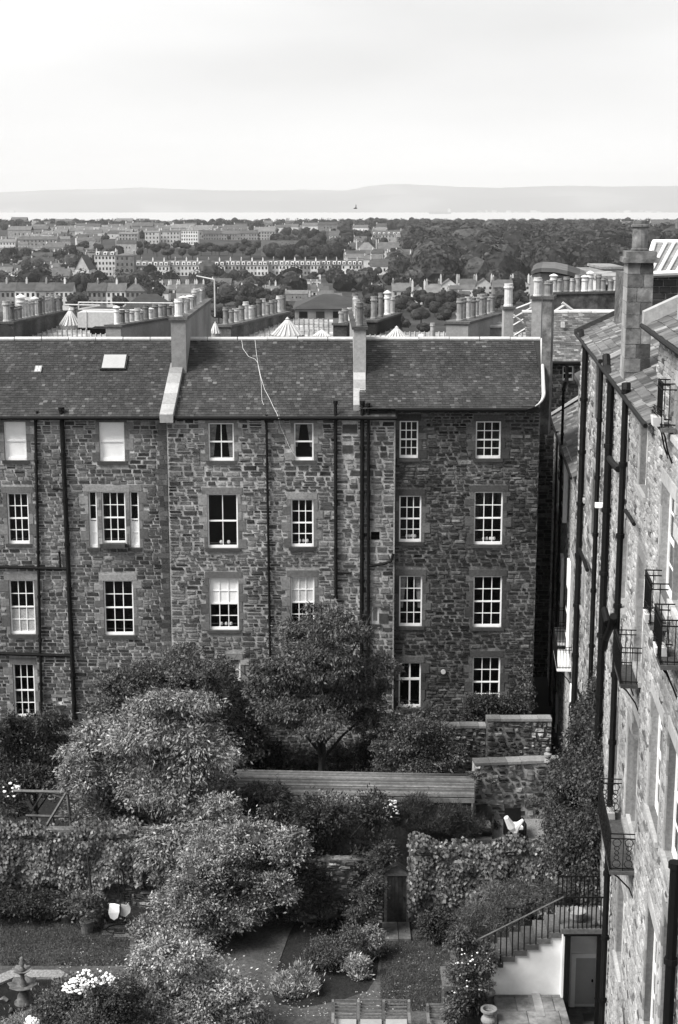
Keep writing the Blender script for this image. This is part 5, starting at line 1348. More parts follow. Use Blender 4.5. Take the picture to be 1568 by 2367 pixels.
def foliage(name, label, cat, L, Y, n, size, m, trunk=None, seed=1, droop=.4, aspect=.45, dy=.8, core=.62, up=.5, clump=34, cr=.16, root_z=0.0, shell=.62, corem=None, partname='crown', limbs=True, sprigs=0, tm='bark'):
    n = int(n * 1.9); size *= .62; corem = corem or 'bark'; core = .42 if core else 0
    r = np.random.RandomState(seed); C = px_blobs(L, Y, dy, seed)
    A = np.array(C); cx = float((A[:, 0] * A[:, 3]).sum() / A[:, 3].sum()); cy = float(A[:, 1].mean())
    base = (cx, cy, root_z)
    if trunk: p = atY(trunk[0], trunk[1], Y); base = (p.x, Y, root_z)
    t = thing(name, label, cat, base)
    C2 = []
    for c in C:                                # boughs: smaller tufts standing out of each mass, with gaps between
        for q in range(7 if n > 9000 else 4):
            d = r.normal(size=3); d[1] -= .3; d[2] += .25; d /= np.linalg.norm(d); e = r.uniform(.55, .95); f = r.uniform(.30, .52)
            C2.append((c[0] + d[0] * c[3] * e, c[1] + d[1] * c[4] * e, c[2] + d[2] * c[5] * e, c[3] * f, c[4] * f, c[5] * f * r.uniform(.6, 1)))
    P, D = blob_pts(C2, n, r, clump, cr, shell)
    P1, D1 = blob_pts(C, int(n * .2), r, clump, cr, .3); P1 = P1 * .9 + np.array(C)[:, :3].mean(axis=0) * .1 if False else P1; P = np.concatenate([P, P1]); D = np.concatenate([D, D1]); V = leaf_quads(P, D, size, r, droop, aspect, up) - np.array(base)
    V = V[V[:, :, 2].min(axis=1) > -.3 - 0 * V[:, 0, 2]] if root_z == 0 else V
    me = quads_mesh(partname, V, m); link(partname, me, t)
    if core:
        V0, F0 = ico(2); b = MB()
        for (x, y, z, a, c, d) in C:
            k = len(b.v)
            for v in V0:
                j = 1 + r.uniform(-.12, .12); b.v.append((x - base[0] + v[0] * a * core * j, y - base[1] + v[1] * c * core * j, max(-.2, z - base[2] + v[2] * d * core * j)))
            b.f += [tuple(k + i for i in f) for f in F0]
        b.build('shade_core', corem or m, t, kind='stuff')  # solid core in bark colour, painting dark shade into the crown's gaps
    if trunk:
        top = Vector((A[:, 0].mean() - base[0], A[:, 1].mean() - base[1], A[:, 2].max() - base[2] - .5)); rt = trunk[2]
        b = MB(); b.tube([(0, 0, -.1), Vector((0, 0, 0)).lerp(top, .33) + Vector((.1, 0, 0)), Vector((0, 0, 0)).lerp(top, .66), top], [rt, rt * .75, rt * .45, rt * .15], 8)
        for c in C:
            q = Vector((c[0] - base[0], c[1] - base[1], c[2] - base[2])); s = Vector((0, 0, 0)).lerp(top, max(.15, min(.6, q.z / max(.5, top.z) * .55)))
            b.tube([s, s.lerp(q, .5) + Vector((0, 0, .15)), q, q + (q - s) * .35], [rt * .4, rt * .28, rt * .16, rt * .05], 6)
        b.build('trunk', tm, t)
    return t

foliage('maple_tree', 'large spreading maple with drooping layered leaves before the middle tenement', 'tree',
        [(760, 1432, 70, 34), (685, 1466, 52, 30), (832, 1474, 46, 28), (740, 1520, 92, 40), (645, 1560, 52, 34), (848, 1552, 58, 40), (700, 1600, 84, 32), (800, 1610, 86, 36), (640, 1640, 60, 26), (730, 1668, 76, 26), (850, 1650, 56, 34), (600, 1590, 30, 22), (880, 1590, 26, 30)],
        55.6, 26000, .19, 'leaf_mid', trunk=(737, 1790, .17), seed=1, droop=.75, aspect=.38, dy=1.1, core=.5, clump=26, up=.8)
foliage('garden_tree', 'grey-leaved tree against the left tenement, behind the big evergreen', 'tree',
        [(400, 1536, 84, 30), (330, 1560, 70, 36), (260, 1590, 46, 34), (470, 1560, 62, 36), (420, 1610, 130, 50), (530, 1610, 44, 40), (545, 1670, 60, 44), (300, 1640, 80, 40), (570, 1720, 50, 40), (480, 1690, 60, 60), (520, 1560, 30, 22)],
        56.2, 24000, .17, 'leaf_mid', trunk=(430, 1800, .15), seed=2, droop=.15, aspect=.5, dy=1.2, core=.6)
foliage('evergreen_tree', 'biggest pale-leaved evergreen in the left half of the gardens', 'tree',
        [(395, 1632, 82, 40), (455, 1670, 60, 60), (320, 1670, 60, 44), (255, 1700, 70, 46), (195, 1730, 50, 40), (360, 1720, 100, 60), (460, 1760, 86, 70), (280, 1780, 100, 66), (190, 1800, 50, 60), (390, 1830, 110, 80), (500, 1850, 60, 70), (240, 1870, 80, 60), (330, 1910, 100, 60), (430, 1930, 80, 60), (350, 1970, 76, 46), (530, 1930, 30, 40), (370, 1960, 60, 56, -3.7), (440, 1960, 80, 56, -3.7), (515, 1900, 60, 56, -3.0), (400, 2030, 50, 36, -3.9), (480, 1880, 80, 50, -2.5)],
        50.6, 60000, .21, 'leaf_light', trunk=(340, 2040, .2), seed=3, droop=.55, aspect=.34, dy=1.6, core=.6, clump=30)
foliage('laurel_bush', 'round bush with pale flower tips between the maple and the garden wall', 'bush',
        [(950, 1690, 60, 50), (905, 1730, 36, 50), (1005, 1730, 54, 50), (960, 1765, 76, 30), (1050, 1745, 30, 30), (930, 1650, 24, 30), (985, 1650, 26, 24)], 55.0, 13000, .15, 'leaf_mid', trunk=(955, 1800, .08), seed=4, dy=.7)
foliage('facade_shrub', 'dark shrub leaning on the darker tenement under its lowest right window', 'shrub',
        [(1120, 1640, 44, 30), (1165, 1630, 46, 24), (1095, 1660, 24, 22), (1190, 1650, 26, 24)], 58.6, 6500, .15, 'leaf_dark', seed=5, dy=.3, trunk=(1130, 1700, .05))
foliage('dark_shrub', 'tangled dark shrub at the left edge above the ivy hedge', 'shrub',
        [(70, 1710, 70, 50), (130, 1740, 46, 50), (25, 1780, 40, 60), (75, 1800, 56, 50), (30, 1860, 36, 46), (120, 1670, 40, 30), (20, 1700, 26, 60), (160, 1790, 30, 40)], 51.6, 15000, .16, 'leaf_dark', seed=6, dy=1, trunk=(80, 1920, .08))
foliage('pale_shrub', 'feathery mid-grey shrub mass left of the dark centre bush', 'shrub',
        [(590, 1940, 70, 46), (660, 1960, 46, 50), (520, 1970, 66, 50), (450, 2020, 64, 46), (560, 2030, 90, 50), (400, 2080, 46, 34), (470, 2090, 80, 40), (580, 2090, 60, 30), (650, 2050, 34, 40), (370, 2130, 60, 30), (430, 2150, 90, 34), (530, 2120, 56, 30)],
        45.6, 32000, .15, 'leaf_light', seed=7, droop=0.0, aspect=.42, dy=1.0, trunk=(548, 2190, .1))
foliage('dark_bush', 'tall dark tangled bush in the centre between the wall door and the pale shrub', 'bush',
        [(760, 1880, 70, 50), (850, 1890, 56, 60), (690, 1910, 50, 50), (800, 1960, 110, 66), (860, 1990, 50, 60), (720, 2000, 66, 66), (800, 2060, 90, 66), (700, 2080, 46, 40), (860, 2080, 40, 56), (780, 2120, 80, 34), (640, 1880, 40, 30), (630, 1990, 50, 60, -1.7), (690, 2050, 60, 60, -1.7), (630, 2100, 40, 40, -1.8), (760, 2110, 60, 40, -1.6)],
        47.6, 30000, .17, 'leaf_dark', seed=8, droop=.1, aspect=.4, dy=1.0, trunk=(790, 2180, .1))
foliage('variegated_bush', 'pale flowered bush on the dark bush, beside the wall door', 'bush', [(850, 2070, 36, 30), (840, 2110, 30, 26), (868, 2040, 20, 20)], 45.4, 4200, .12, 'leaf_mid', seed=9, dy=.2)
foliage('feathery_bush', 'soft grassy bush at the foot of the corrugated shed roof', 'bush', [(960, 1880, 50, 40), (1020, 1890, 60, 36), (1075, 1910, 40, 30), (915, 1900, 30, 26)], 50.6, 9000, .2, 'leaf_dark', seed=10, droop=-.6, aspect=.12, dy=.4)
foliage('bamboo_clump', 'fern-like plant arching over the left end of the shed roof', 'plant', [(625, 1828, 40, 20), (655, 1845, 26, 20), (590, 1840, 30, 22), (610, 1870, 40, 22)], 50.8, 4200, .24, 'leaf_mid', seed=11, droop=.5, aspect=.2, dy=.3)
foliage('white_rose_climber', 'climbing rose with white flowers under the shed eave', 'rose', [(890, 1865, 24, 26), (905, 1885, 20, 26)], 50.4, 1500, .12, 'leaf_mid', seed=12, dy=.1)
foliage('elder_bush', 'pale topped bush under the middle of the shed roof', 'bush', [(770, 1860, 40, 26), (740, 1870, 26, 22), (810, 1868, 26, 22)], 50.2, 3600, .14, 'leaf_light', seed=13, dy=.2)
foliage('pale_tree', 'brightest pale-leaved small tree at the bottom left of centre', 'tree',
        [(400, 2200, 66, 40), (340, 2230, 46, 40), (450, 2240, 70, 44), (390, 2280, 80, 50), (500, 2280, 60, 50), (560, 2310, 46, 46), (470, 2340, 100, 50), (360, 2340, 70, 46), (580, 2360, 30, 40), (420, 2400, 120, 50)],
        39.6, 36000, .13, 'leaf_pale', seed=14, droop=.1, aspect=.5, dy=.9, trunk=(440, 2460, .1))
RS = foliage('rose_bush', 'rose bush laden with white blooms at the bottom left', 'rose bush',
        [(200, 2280, 60, 36), (270, 2290, 54, 40), (150, 2320, 60, 40), (240, 2350, 90, 50), (120, 2370, 70, 40), (310, 2310, 30, 30)], 39.3, 20000, .12, 'leaf_mid', seed=15, dy=.5, droop=.1)
foliage('grey_lavender', 'pale feathery plants in the bottom left corner before the fountain', 'plant', [(40, 2375, 60, 26), (90, 2395, 60, 30), (0, 2390, 50, 30)], 39.1, 6000, .12, 'leaf_light', seed=16, dy=.2, droop=-.3, aspect=.2)
foliage('round_shrub', 'low dome shaped dark shrub in the centre bed', 'shrub', [(740, 2215, 44, 34), (770, 2200, 50, 36), (800, 2170, 36, 26), (720, 2225, 30, 28)], 43.3, 6500, .09, 'leaf_mid', seed=17, dy=.2, droop=-.1)
foliage('small_leafy_shrub', 'small pale leafy shrub behind the dome shrub', 'shrub', [(840, 2172, 34, 22), (862, 2160, 22, 20), (870, 2186, 18, 16)], 44.0, 3200, .11, 'leaf_light', seed=18, dy=.15)
foliage('spiky_shrub', 'branching pale shrub with upright finger-like shoots in the bed', 'shrub', [(675, 2290, 38, 34), (708, 2276, 26, 40), (650, 2300, 26, 26)], 41.9, 3600, .2, 'leaf_pale', seed=19, dy=.1, droop=-1.0, aspect=.22, core=.45)
foliage('young_plant', 'small upright pale plant alone in the centre bed', 'plant', [(828, 2238, 24, 22), (828, 2222, 18, 18)], 42.8, 1500, .16, 'leaf_pale', seed=20, dy=.05, droop=-.7, aspect=.3, core=.4)
foliage('stair_bush', 'wispy arching bush covering the outside stair', 'bush', [(1180, 2085, 90, 30), (1110, 2120, 56, 30), (1240, 2070, 50, 26), (1290, 2060, 40, 22), (1080, 2150, 30, 26), (1150, 2120, 60, 30)], 42.6, 12000, .14, 'leaf_mid', seed=21, droop=0, aspect=.16, dy=.5, core=.5, root_z=0)
foliage('border_shrub', 'flowering shrub with small white blooms at the foot of the stair', 'shrub', [(1095, 2200, 40, 30), (1120, 2225, 34, 24), (1070, 2260, 36, 40), (1080, 2310, 34, 34), (1050, 2330, 24, 24), (1100, 2270, 26, 30), (1060, 2170, 26, 24)], 39.3, 12000, .12, 'leaf_mid', seed=22, dy=.4)
foliage('under_ivy_shrub', 'leafy shrubs along the bed under the left ivy hedge', 'shrub', [(40, 2085, 60, 26), (100, 2090, 50, 26), (0, 2090, 30, 26)], 46.4, 5200, .15, 'leaf_dark', seed=23, dy=.2)
foliage('right_bed_shrub', 'low dark bedding plants under the right ivy wall', 'plant', [(1010, 2125, 40, 20), (990, 2150, 30, 16), (1045, 2150, 30, 20)], 45.0, 3400, .14, 'leaf_dark', seed=24, dy=.2)
foliage('terrace_shrub', 'weeds and ferns before the pale garden wall terrace', 'plant', [(1100, 1790, 12, 10), (1140, 1805, 10, 10), (1180, 1900, 8, 6), (1130, 1905, 22, 12), (1240, 1860, 12, 16)], 52.7, 900, .13, 'leaf_mid', seed=25, dy=.1, core=0)
foliage('wall_creeper', 'creeper climbing the corner of the darker tenement', 'creeper', [(1215, 1560, 8, 40), (1220, 1610, 12, 30)], 60.0, 900, .14, 'leaf_mid', seed=26, dy=.02, core=0, droop=.5)
V = foliage('virginia_creeper', 'great vine hanging down the pale house wall beside the balconies', 'creeper',
        [(1388, 1570, 8, 50, 2), (1378, 1620, 18, 50, 2), (1366, 1680, 30, 60, 2), (1350, 1740, 42, 60, 1.5), (1335, 1800, 54, 60, 1), (1320, 1860, 48, 60, 1.5), (1370, 1840, 28, 80, 0), (1330, 1930, 58, 60, 0), (1372, 1930, 26, 60, -1), (1320, 1990, 48, 50, 0), (1365, 2010, 32, 50, -1), (1350, 2060, 34, 40, -1), (1385, 1700, 12, 80, 0), (1290, 1800, 16, 40, 3), (1300, 1900, 30, 60, 1), (1345, 1700, 22, 50, 2), (1378, 1780, 22, 90, -.5), (1350, 1950, 50, 70, -.5), (1375, 2060, 24, 50, -1.5)],
        44.0, 68000, .13, 'leaf_vine', seed=27, dy=.5, droop=.9, aspect=.6, clump=16, shell=.75)
foliage('undergrowth_shrub', 'dark shrubs at the foot of the middle tenement, either side of the maple trunk', 'shrub', [(620, 1740, 50, 34), (680, 1755, 40, 30), (800, 1750, 46, 34), (860, 1740, 40, 40), (570, 1700, 40, 40), (740, 1765, 40, 24), (900, 1700, 30, 30)], 57.9, 12000, .18, 'leaf_dark', seed=41, dy=.3)
# ivy clad walls
def ivy(label, u0, u1, Y, z0, z1, n, seed, size=.20, m='leaf_ivy'):
    r = np.random.RandomState(seed); t = thing('ivy', label, 'ivy', ((u0 + u1) / 2, Y, 0)); c = (u0 + u1) / 2
    x = r.uniform(u0, u1, n) - c; z = z0 + (z1 - z0) * r.uniform(0, 1, n) ** .9; edge = z0 + .5 * (np.sin(x * 1.3) + np.sin(x * 3.1)) * .4
    keep = z > edge; x, z = x[keep], z[keep]; n = len(x)
    bulge = .25 + .16 * np.sin(x * 2.1 + z) + .14 * np.sin(z * 3.7 + x * 1.3) + .1 * np.sin(x * 5.3 - z * 2); y = -r.uniform(.0, 1, n) * np.abs(bulge) - .05
    top = z > z1 - .25; y = np.where(top, r.uniform(-.35, .6, n), y); z = np.where(top, z1 + r.uniform(-.12, .16, n) + .12 * np.sin(x * 1.7) + .1 * np.sin(x * 4.1), z)
    P = np.stack([x, y, z], axis=1); a = r.normal(size=(n, 3)) * .35 + np.array([0, -.15, -1]); a /= np.linalg.norm(a, axis=1)[:, None]
    nn = np.array([0, -.75, .65]) + r.normal(size=(n, 3)) * .28; b = np.cross(a, nn); b /= np.linalg.norm(b, axis=1)[:, None]; s = size * r.uniform(.6, 1.3, (n, 1))
    V = np.stack([P, P + a * s * .45 + b * s * .42, P + a * s, P + a * s * .45 - b * s * .42], axis=1)
    link('foliage', quads_mesh('foliage', V, m), t)
    return t

# ------------------------------------------------------------------ garden ground, walls, steps
def sheet(name, pts, z, m, label=None, kind='structure'):
    P = [atz(x, y, z) for x, y in pts]; b = MB(); b.v = [tuple(p) for p in P]; b.f = [tuple(range(len(P)))]
    return b.build(name, m, kind=kind)
def sheet_w(name, pts, z, m): b = MB(); b.v = [(x, y, z) for x, y in pts]; b.f = [tuple(range(len(pts)))]; return b.build(name, m, kind='structure')
sheet_w('garden_soil', [(-30, 30), (9, 30), (9, 59.5), (-30, 59.5)], .010, 'soil')
lawn_l = sheet('lawn', [(-200, 2118), (120, 2116), (190, 2150), (330, 2165), (430, 2200), (430, 2420), (-250, 2420)], .030, 'grass')
lawn_r = sheet('lawn', [(886, 2165), (880, 2200), (870, 2260), (850, 2290), (790, 2312), (700, 2330), (640, 2320), (628, 2290), (640, 2240), (668, 2160), (690, 2120), (520, 2110), (380, 2420), (1090, 2420), (1075, 2300), (1060, 2230), (1045, 2170), (1010, 2150), (980, 2145)], .036, 'grass')
# grass blades over the lawns
def blades(label, x0, x1, y0, y1, n, seed):
    r = np.random.RandomState(seed); P = []
    A = atz(x0, y1, 0); B_ = atz(x1, y1, 0); C = atz(x1, y0, 0); D = atz(x0, y0, 0)
    u, v = r.uniform(0, 1, n), r.uniform(0, 1, n); A, B_, C, D = [np.array(q) for q in (A, B_, C, D)]
    p = (A[None] * (1 - u)[:, None] + B_[None] * u[:, None]) * (1 - v)[:, None] + (D[None] * (1 - u)[:, None] + C[None] * u[:, None]) * v[:, None]; p[:, 2] = .03
    a = r.normal(size=(n, 3)) * .4 + np.array([0, 0, 1]); a /= np.linalg.norm(a, axis=1)[:, None]; b = np.cross(a, r.normal(size=(n, 3))); b /= np.linalg.norm(b, axis=1)[:, None]; s = r.uniform(.03, .07, (n, 1))
    V = np.stack([p - b * .01, p + b * .01, p + a * s + b * .004, p + a * s - b * .004], axis=1)
    tag(link('grass', quads_mesh('grass', V, 'leaf_grass')), label, 'grass', kind='stuff')
blades('short grass of the left lawn round the fountain', 0, 300, 2122, 2235, 22000, 1); blades('short grass of the right lawn beside the door step', 880, 1040, 2170, 2340, 22000, 2)
def petals(label, regs, n, seed, z=.045):
    r = np.random.RandomState(seed); V = []
    for i in range(n):
        x0, x1, y0, y1 = regs[r.randint(len(regs))]; p = np.array(atz(r.uniform(x0, x1), r.uniform(y0, y1), z)); p[2] += r.uniform(0, .012); s = r.uniform(.012, .034)
        a = r.uniform(0, 6.28); e = np.array([math.cos(a), math.sin(a), 0]) * s; f = np.array([-math.sin(a), math.cos(a), .3]) * s * .7; V.append([p - e, p - f, p + e, p + f])
    tag(link('fallen_petals', quads_mesh('fallen_petals', np.array(V), 'petal_litter')), label, 'petals', kind='stuff')
petals('fallen petals scattered over the right lawn', [(890, 1040, 2170, 2340), (900, 1040, 2200, 2300), (820, 960, 2290, 2340), (630, 760, 2310, 2350), (610, 660, 2200, 2300)], 420, 1)
petals('fallen petals scattered over the left lawn', [(0, 300, 2118, 2240), (100, 300, 2180, 2240)], 110, 2)

def gwall(label, pts, z0, z1, thick, m, seed, hr=(.09, .24), wr=(.12, .46), cope='dressed', most=160, name='garden_wall', corem='mortar_dark'):
    (xa, ya), (xb, yb) = pts; L_ = math.hypot(xb - xa, yb - ya); ang = math.atan2(yb - ya, xb - xa)
    t = thing(name, label, 'wall', (xa, ya, 0), ang)
    MB().box(0, L_, .02, thick, z0, z1 - .02).build('wall_core', corem, t)
    if m: rubble(t, (0, L_, z0, z1 - .02), [], m, hr, wr, seed=seed, y=.02, joint=.03, thick=.05, irregular=.55, split=.5, most=most)
    if cope:
        u = 0; r = random.Random(seed)
        while u < L_ - .05:
            wd = min(r.uniform(.5, .9), L_ - u); MB().box(u + .006, u + wd - .006, -.06, thick + .06, z1 - .01, z1 + .08 + r.uniform(0, .02)).build('cope_stone', cope, t); u += wd
    return t
# upper walls near the tenements
A, B_ = atY(1125, 1666, 57), atY(1276, 1668, 57)
gwall('rough rubble garden wall under the darker tenement, with flat pale cope', ((A.x, 57), (B_.x, 57)), -.5, A.z, .4, 'rubble_garden', 1)
A, B_ = atY(890, 1682, 57.1), atY(1124, 1682, 57.1)
gwall('lower length of rubble garden wall behind the laurel bush', ((A.x, 57.1), (B_.x, 57.1)), -.5, A.z, .4, 'rubble_garden', 2, most=100)
A, B_ = atY(-450, 1735, 57), atY(560, 1735, 57)
gwall('old rubble wall behind the trees on the left', ((A.x, 57), (B_.x, 57)), -.5, A.z, .4, 'rubble_garden', 3, most=80)
A, B_ = atY(1097, 1768, 53.2), atY(1290, 1768, 53.2)
gwall('tall patchy plastered garden wall with ornaments and crumbling cope', ((A.x, 53.2), (B_.x + .3, 53.5)), -.5, A.z, .45, 'rubble_garden', 4, hr=(.14, .34), wr=(.18, .5), most=200, corem='mortar')
# the shed with its ribbed roof
shed = thing('garden_shed', 'long low shed with ribbed grey roof across the gardens', 'shed', (0, 51.2, 0), rad(0))
A, B_, C, D = atY(548, 1778, 53.0), atY(1096, 1789, 53.0), atY(1097, 1842, 51.3), atY(640, 1836, 51.3)
D = D + (C - D).normalized() * -((D - atY(548, 1834, 51.3)).length)
o = Vector((0, 51.2, 0)); A, B_, C, D = A - o, B_ - o, C - o, D - o
deck(shed, [D + Vector((0, 0, -.03)), C + Vector((0, 0, -.03)), B_ + Vector((0, 0, -.03)), A + Vector((0, 0, -.03))], m='lead_grey')
n = 20
for i in range(n):
    p0, p1 = D.lerp(A, i / n), C.lerp(B_, i / n); p0 = p0 + Vector((R.uniform(-.03, .03), 0, R.uniform(-.008, .008))); MB().tube([p0, p1], .034, 6).build('roof_board', 'slate_near', shed)
MB().prism([D + Vector((0, -.05, -.05)), C + Vector((0, -.05, -.05)), C + Vector((0, -.05, -.22)), D + Vector((0, -.05, -.22))], (0, .05, 0)).build('fascia', 'lead_grey', shed)
MB().box(D.x + .2, C.x - .1, .15, .3, -.3, C.z - .1).build('shed_wall', 'rubble_black', shed)
MB().box(D.x + .2, C.x - .1, 1.6, 1.75, -.3, A.z - .15).build('back_wall', 'rubble_black', shed)
# ivy walls
zt = atY(100, 1918, 47.5).z
XL0, XL1 = atY(-420, 1950, 47.5).x, atY(560, 1950, 47.5).x
gwall('garden wall wholly clad in ivy, left of the evergreen', ((XL0, 47.5), (XL1, 47.5)), -.3, zt, .35, 'rubble_garden', 5, cope=None, most=30)
ivy('thick ivy sheet over the left garden wall', XL0, X_at(330, 1950, 47.5), 47.42, .9, zt, 30000, 1, size=.115)
door_x0, door_x1 = atY(895, 2100, 46.3).x, atY(940, 2100, 46.3).x
zt2 = atY(1100, 1955, 46.8).z
gwall('garden wall clad in large-leaved ivy, right of the plank door', ((door_x1 + .12, 46.4), (8.0, 46.9)), -.3, zt2, .35, 'rubble_garden', 6, cope=None, most=30)
gwall('garden wall hidden by the dark bush, left of the plank door', ((X_at(600, 2000, 46.4), 46.4), (door_x0 - .12, 46.4)), -.3, zt2 - .3, .35, 'rubble_garden', 7, cope=None, most=20)
ivy('large glossy ivy over the wall right of the plank door', door_x1 + .05, 8.3, 46.45, .35, zt2 + .1, 20000, 2, size=.13)
# plank door in the wall
dr = thing('garden_door', 'old dark plank door with small pitched hood in the ivy wall', 'door', ((door_x0 + door_x1) / 2, 46.3, 0))
hw = (door_x1 - door_x0) / 2; 
for i in range(5):
    u = -hw + 2 * hw * i / 5; MB().box(u + .006, u + 2 * hw / 5 - .006, 0, .05, .12, 1.72).build('plank', 'door_timber', dr)
MB().box(-hw - .09, -hw, -.03, .1, 0, 1.85).box(hw, hw + .09, -.03, .1, 0, 1.85).box(-hw - .09, hw + .09, -.04, .1, 1.74, 1.86).build('door_frame', 'timber', dr)
for s in (-1, 1):
    MB().prism([(s * (hw + .16), -.12, 1.84), (0, -.12, 2.12), (0, -.12, 2.17), (s * (hw + .16), -.12, 1.89)][::s], (0, .3, 0)).build('hood', 'door_timber', dr)
MB().prism([(-hw, -.02, 1.86), (hw, -.02, 1.86), (0, -.02, 2.14)], (0, .1, 0)).build('gable_board', 'timber', dr)
MB().lathe((hw - .1, -.03, .95), [(.03, 0), (.03, .05)], 8).build('handle', 'black_iron', dr)
for i, (x0, x1) in enumerate(((886, 922), (923, 951))):
    p, q = atz(x0, 2172, .1), atz(x1, 2172, .1); tag(MB().box(p.x, q.x - .01, p.y, 46.2, 0, .13).build('door_step', 'paving'), ('larger' if i == 0 else 'smaller') + ' worn stone slab forming the step of the plank door', 'step slab')
# arbour frame on the left
ar = thing('timber_frame', 'weathered timber pergola frame with a diagonal brace, above the left ivy', 'pergola', (0, 50, 0))
for (x0, y0, x1, y1, dY, wd) in ((30, 1828, 195, 1832, 50, .06), (155, 1825, 165, 1912, 50, .06), (60, 1885, 160, 1888, 50, .05), (108, 1908, 168, 1808, 49.8, .05), (70, 1880, 100, 1832, 50.6, .04), (122, 1885, 125, 1905, 50.2, .05)):
    MB().tube([atY(x0, y0, dY) - Vector((0, 50, 0)), atY(x1, y1, dY) - Vector((0, 50, 0))], wd, 4).build('beam', 'timber', ar)

# ------------------------------------------------------------------ outside stair, landing and basement
PAT, TER = -.35, 1.05
sheet_w('basement_floor', [(X_at(1306, 2300, 41), 30), (9, 30), (9, 42.6), (X_at(1306, 2300, 41), 42.6)], .018, 'paving')
LZ = 3.27; LY0, LY1 = 39.55, 41.0
LXa = atY(1305, 2148, LY0).x; LXb = wallx(LY0) - .06
tr = MB().box(atY(1140, 2295, 39.9).x, LXa + .05, 33, 41.2, -.1, TER - .01).build('terrace', 'paving', kind='structure')
X0t = atY(1140, 2295, 39.9).x
rr = random.Random(3); yy = 33.0                                          # flagstones of the terrace
fl = MB().box(0, 1, 0, 1, -.05, .02).mesh('flagstone', 'paving')
while yy < 39.8:
    d = rr.uniform(.5, .9); xx = X0t
    while xx < LXa + .02:
        wd = min(rr.uniform(.5, 1.1), LXa + .05 - xx)
        if wd > .1: link('flagstone', fl, tr, loc=(xx + .01, yy + .01, TER + rr.uniform(-.006, .006)), scale=(wd - .025, min(d, 39.85 - yy) - .025, 1))
        xx += wd
    yy += d
stair = thing('outside_stair', 'stone stair with black railings rising to a landing, white wall below', 'stair', (0, 0, 0))
SY0, SY1 = 39.9, 41.0; ST = .185; SW = 27 / ppm(39.9, 2.5)
steps = []
x = LXa; z = LZ - .08
pts = [(LXa + .05, TER - .02), (LXa + .05, z)]
for i in range(10):
    z -= ST; x1 = x - SW
    MB().box(x1 - .05, x, SY0 - .06, SY1, z - .16, z).build('tread', 'dressed_dark', stair); steps.append((x1, x, z)); pts += [(x, z - .12), (x1, z - .12)]; x = x1
    if i == 5: pw = [(LXa + .05, TER - .02)] + [(p, q) for p, q in pts[1:]] + [(x, TER - .02)]
pol = [(p, SY0, q) for p, q in pw]; b = MB(); b.prism(pol, (0, .3, 0)); b.build('stair_wall', 'white_harl', stair)
MB().box(x, LXa - 6 * SW, SY0 + .02, SY1 - .02, 0, TER + .02).build('stair_base', 'dressed_dark', stair)
MB().box(LXa - .02, LXa + .06, LY0 + .12, SY0 + .02, -.3, LZ - .12).build('return_wall', 'white_harl', stair)
MB().box(LXa - .08, LXb, LY0, LY1, LZ - .15, LZ).build('landing_slab', 'dressed', stair)
MB().box(LXa, LXb, LY0 + .04, LY0 + .16, LZ - .24, LZ - .152).build('landing_beam', 'black_iron', stair)
for xx in (atY(1313, 2200, LY0).x, atY(1388, 2200, LY0).x):
    MB().box(xx - .08, xx + .08, LY0 + .05, LY0 + .17, -.1, LZ - .24).build('post', 'black_iron', stair)
bw_ = MB().box(-.016, .016, -.016, .016, 0, .95).mesh('baluster', 'black_iron')
for (x0, x1, z) in steps[:9]:
    for q in (.25, .75): link('baluster', bw_, stair, loc=(x0 + (x1 - x0) * q, SY0 - .03, z))
b = MB(); b.tube([(LXa, SY0 - .03, LZ + .83), (steps[8][0], SY0 - .03, steps[8][2] + .93)], .024, 6); b.build('hand_rail', 'dressed', stair)

k = 9
for i in range(k + 1): link('baluster', bw_, stair, loc=(LXa + (LXb - .05 - LXa) * i / k, LY0 + .05, LZ))
for i in range(k + 1): link('baluster', bw_, stair, loc=(LXa + (LXb - .05 - LXa) * i / k, LY1 - .05, LZ))
MB().box(LXa, LXb, LY0 + .03, LY0 + .07, LZ + .93, LZ + .97).build('hand_rail', 'black_iron', stair); MB().box(LXa, LXb, LY1 - .07, LY1 - .03, LZ + .93, LZ + .97).build('hand_rail', 'black_iron', stair)
bowl = thing('stone_bowl', 'pale stone bowl planter standing on the stair landing', 'planter', (LXa + .42, 40.1, LZ))
MB().lathe((0, 0, 0), [(.16, 0), (.24, .12), (.28, .3), (.25, .3), (.2, .2), (.01, .2)], 14).build('bowl', 'dressed_light', bowl)
for i, xx in enumerate((.9, 1.08)):
    tag(MB().lathe((LXa + xx, 39.8, LZ), [(.02, 0), (.08, .03), (.09, .08), (.05, .14), (.01, .16)], 10).build('round_stone', 'dressed_light'), ('left' if i == 0 else 'right') + ' of two round pale stones beside the bowl on the landing', 'stone')
# basement wall, door under the landing
bw2 = thing('basement_wall', 'grey plastered wall with pale framed door beneath the landing', 'wall', (0, 41.03, 0))
da = (atY(1320, 2270, 41.0).x, atY(1386, 2270, 41.0).x); dzb, dzt = .02, atY(1350, 2205, 41.0).z
MB().box(LXa - .02, wallx(41), 0, .3, -.2, LZ - .16).build('plaster', 'white_harl', bw2)
MB().box(da[0], da[0] + .13, -.04, 0, dzb, dzt).box(da[1] - .13, da[1], -.04, 0, dzb, dzt).box(da[0] + .13, da[1] - .13, -.04, 0, dzt - .13, dzt).build('door_frame', 'white_paint', bw2)
dd = MB().box(da[0] + .13, da[1] - .13, -.025, 0, dzb + .1, dzt - .13).build('door', 'grey_door', bw2)
MB().lathe((da[1] - .22, -.06, .85), [(.025, 0), (.03, .04), (.02, .08)], 8).build('handle', 'black_iron', dd)
tag(MB().box(da[0] + .3, da[1] - .05, 40.2, 40.6, .02, .04).build('door_mat', 'slate'), 'dark mat before the grey basement door', 'door mat')
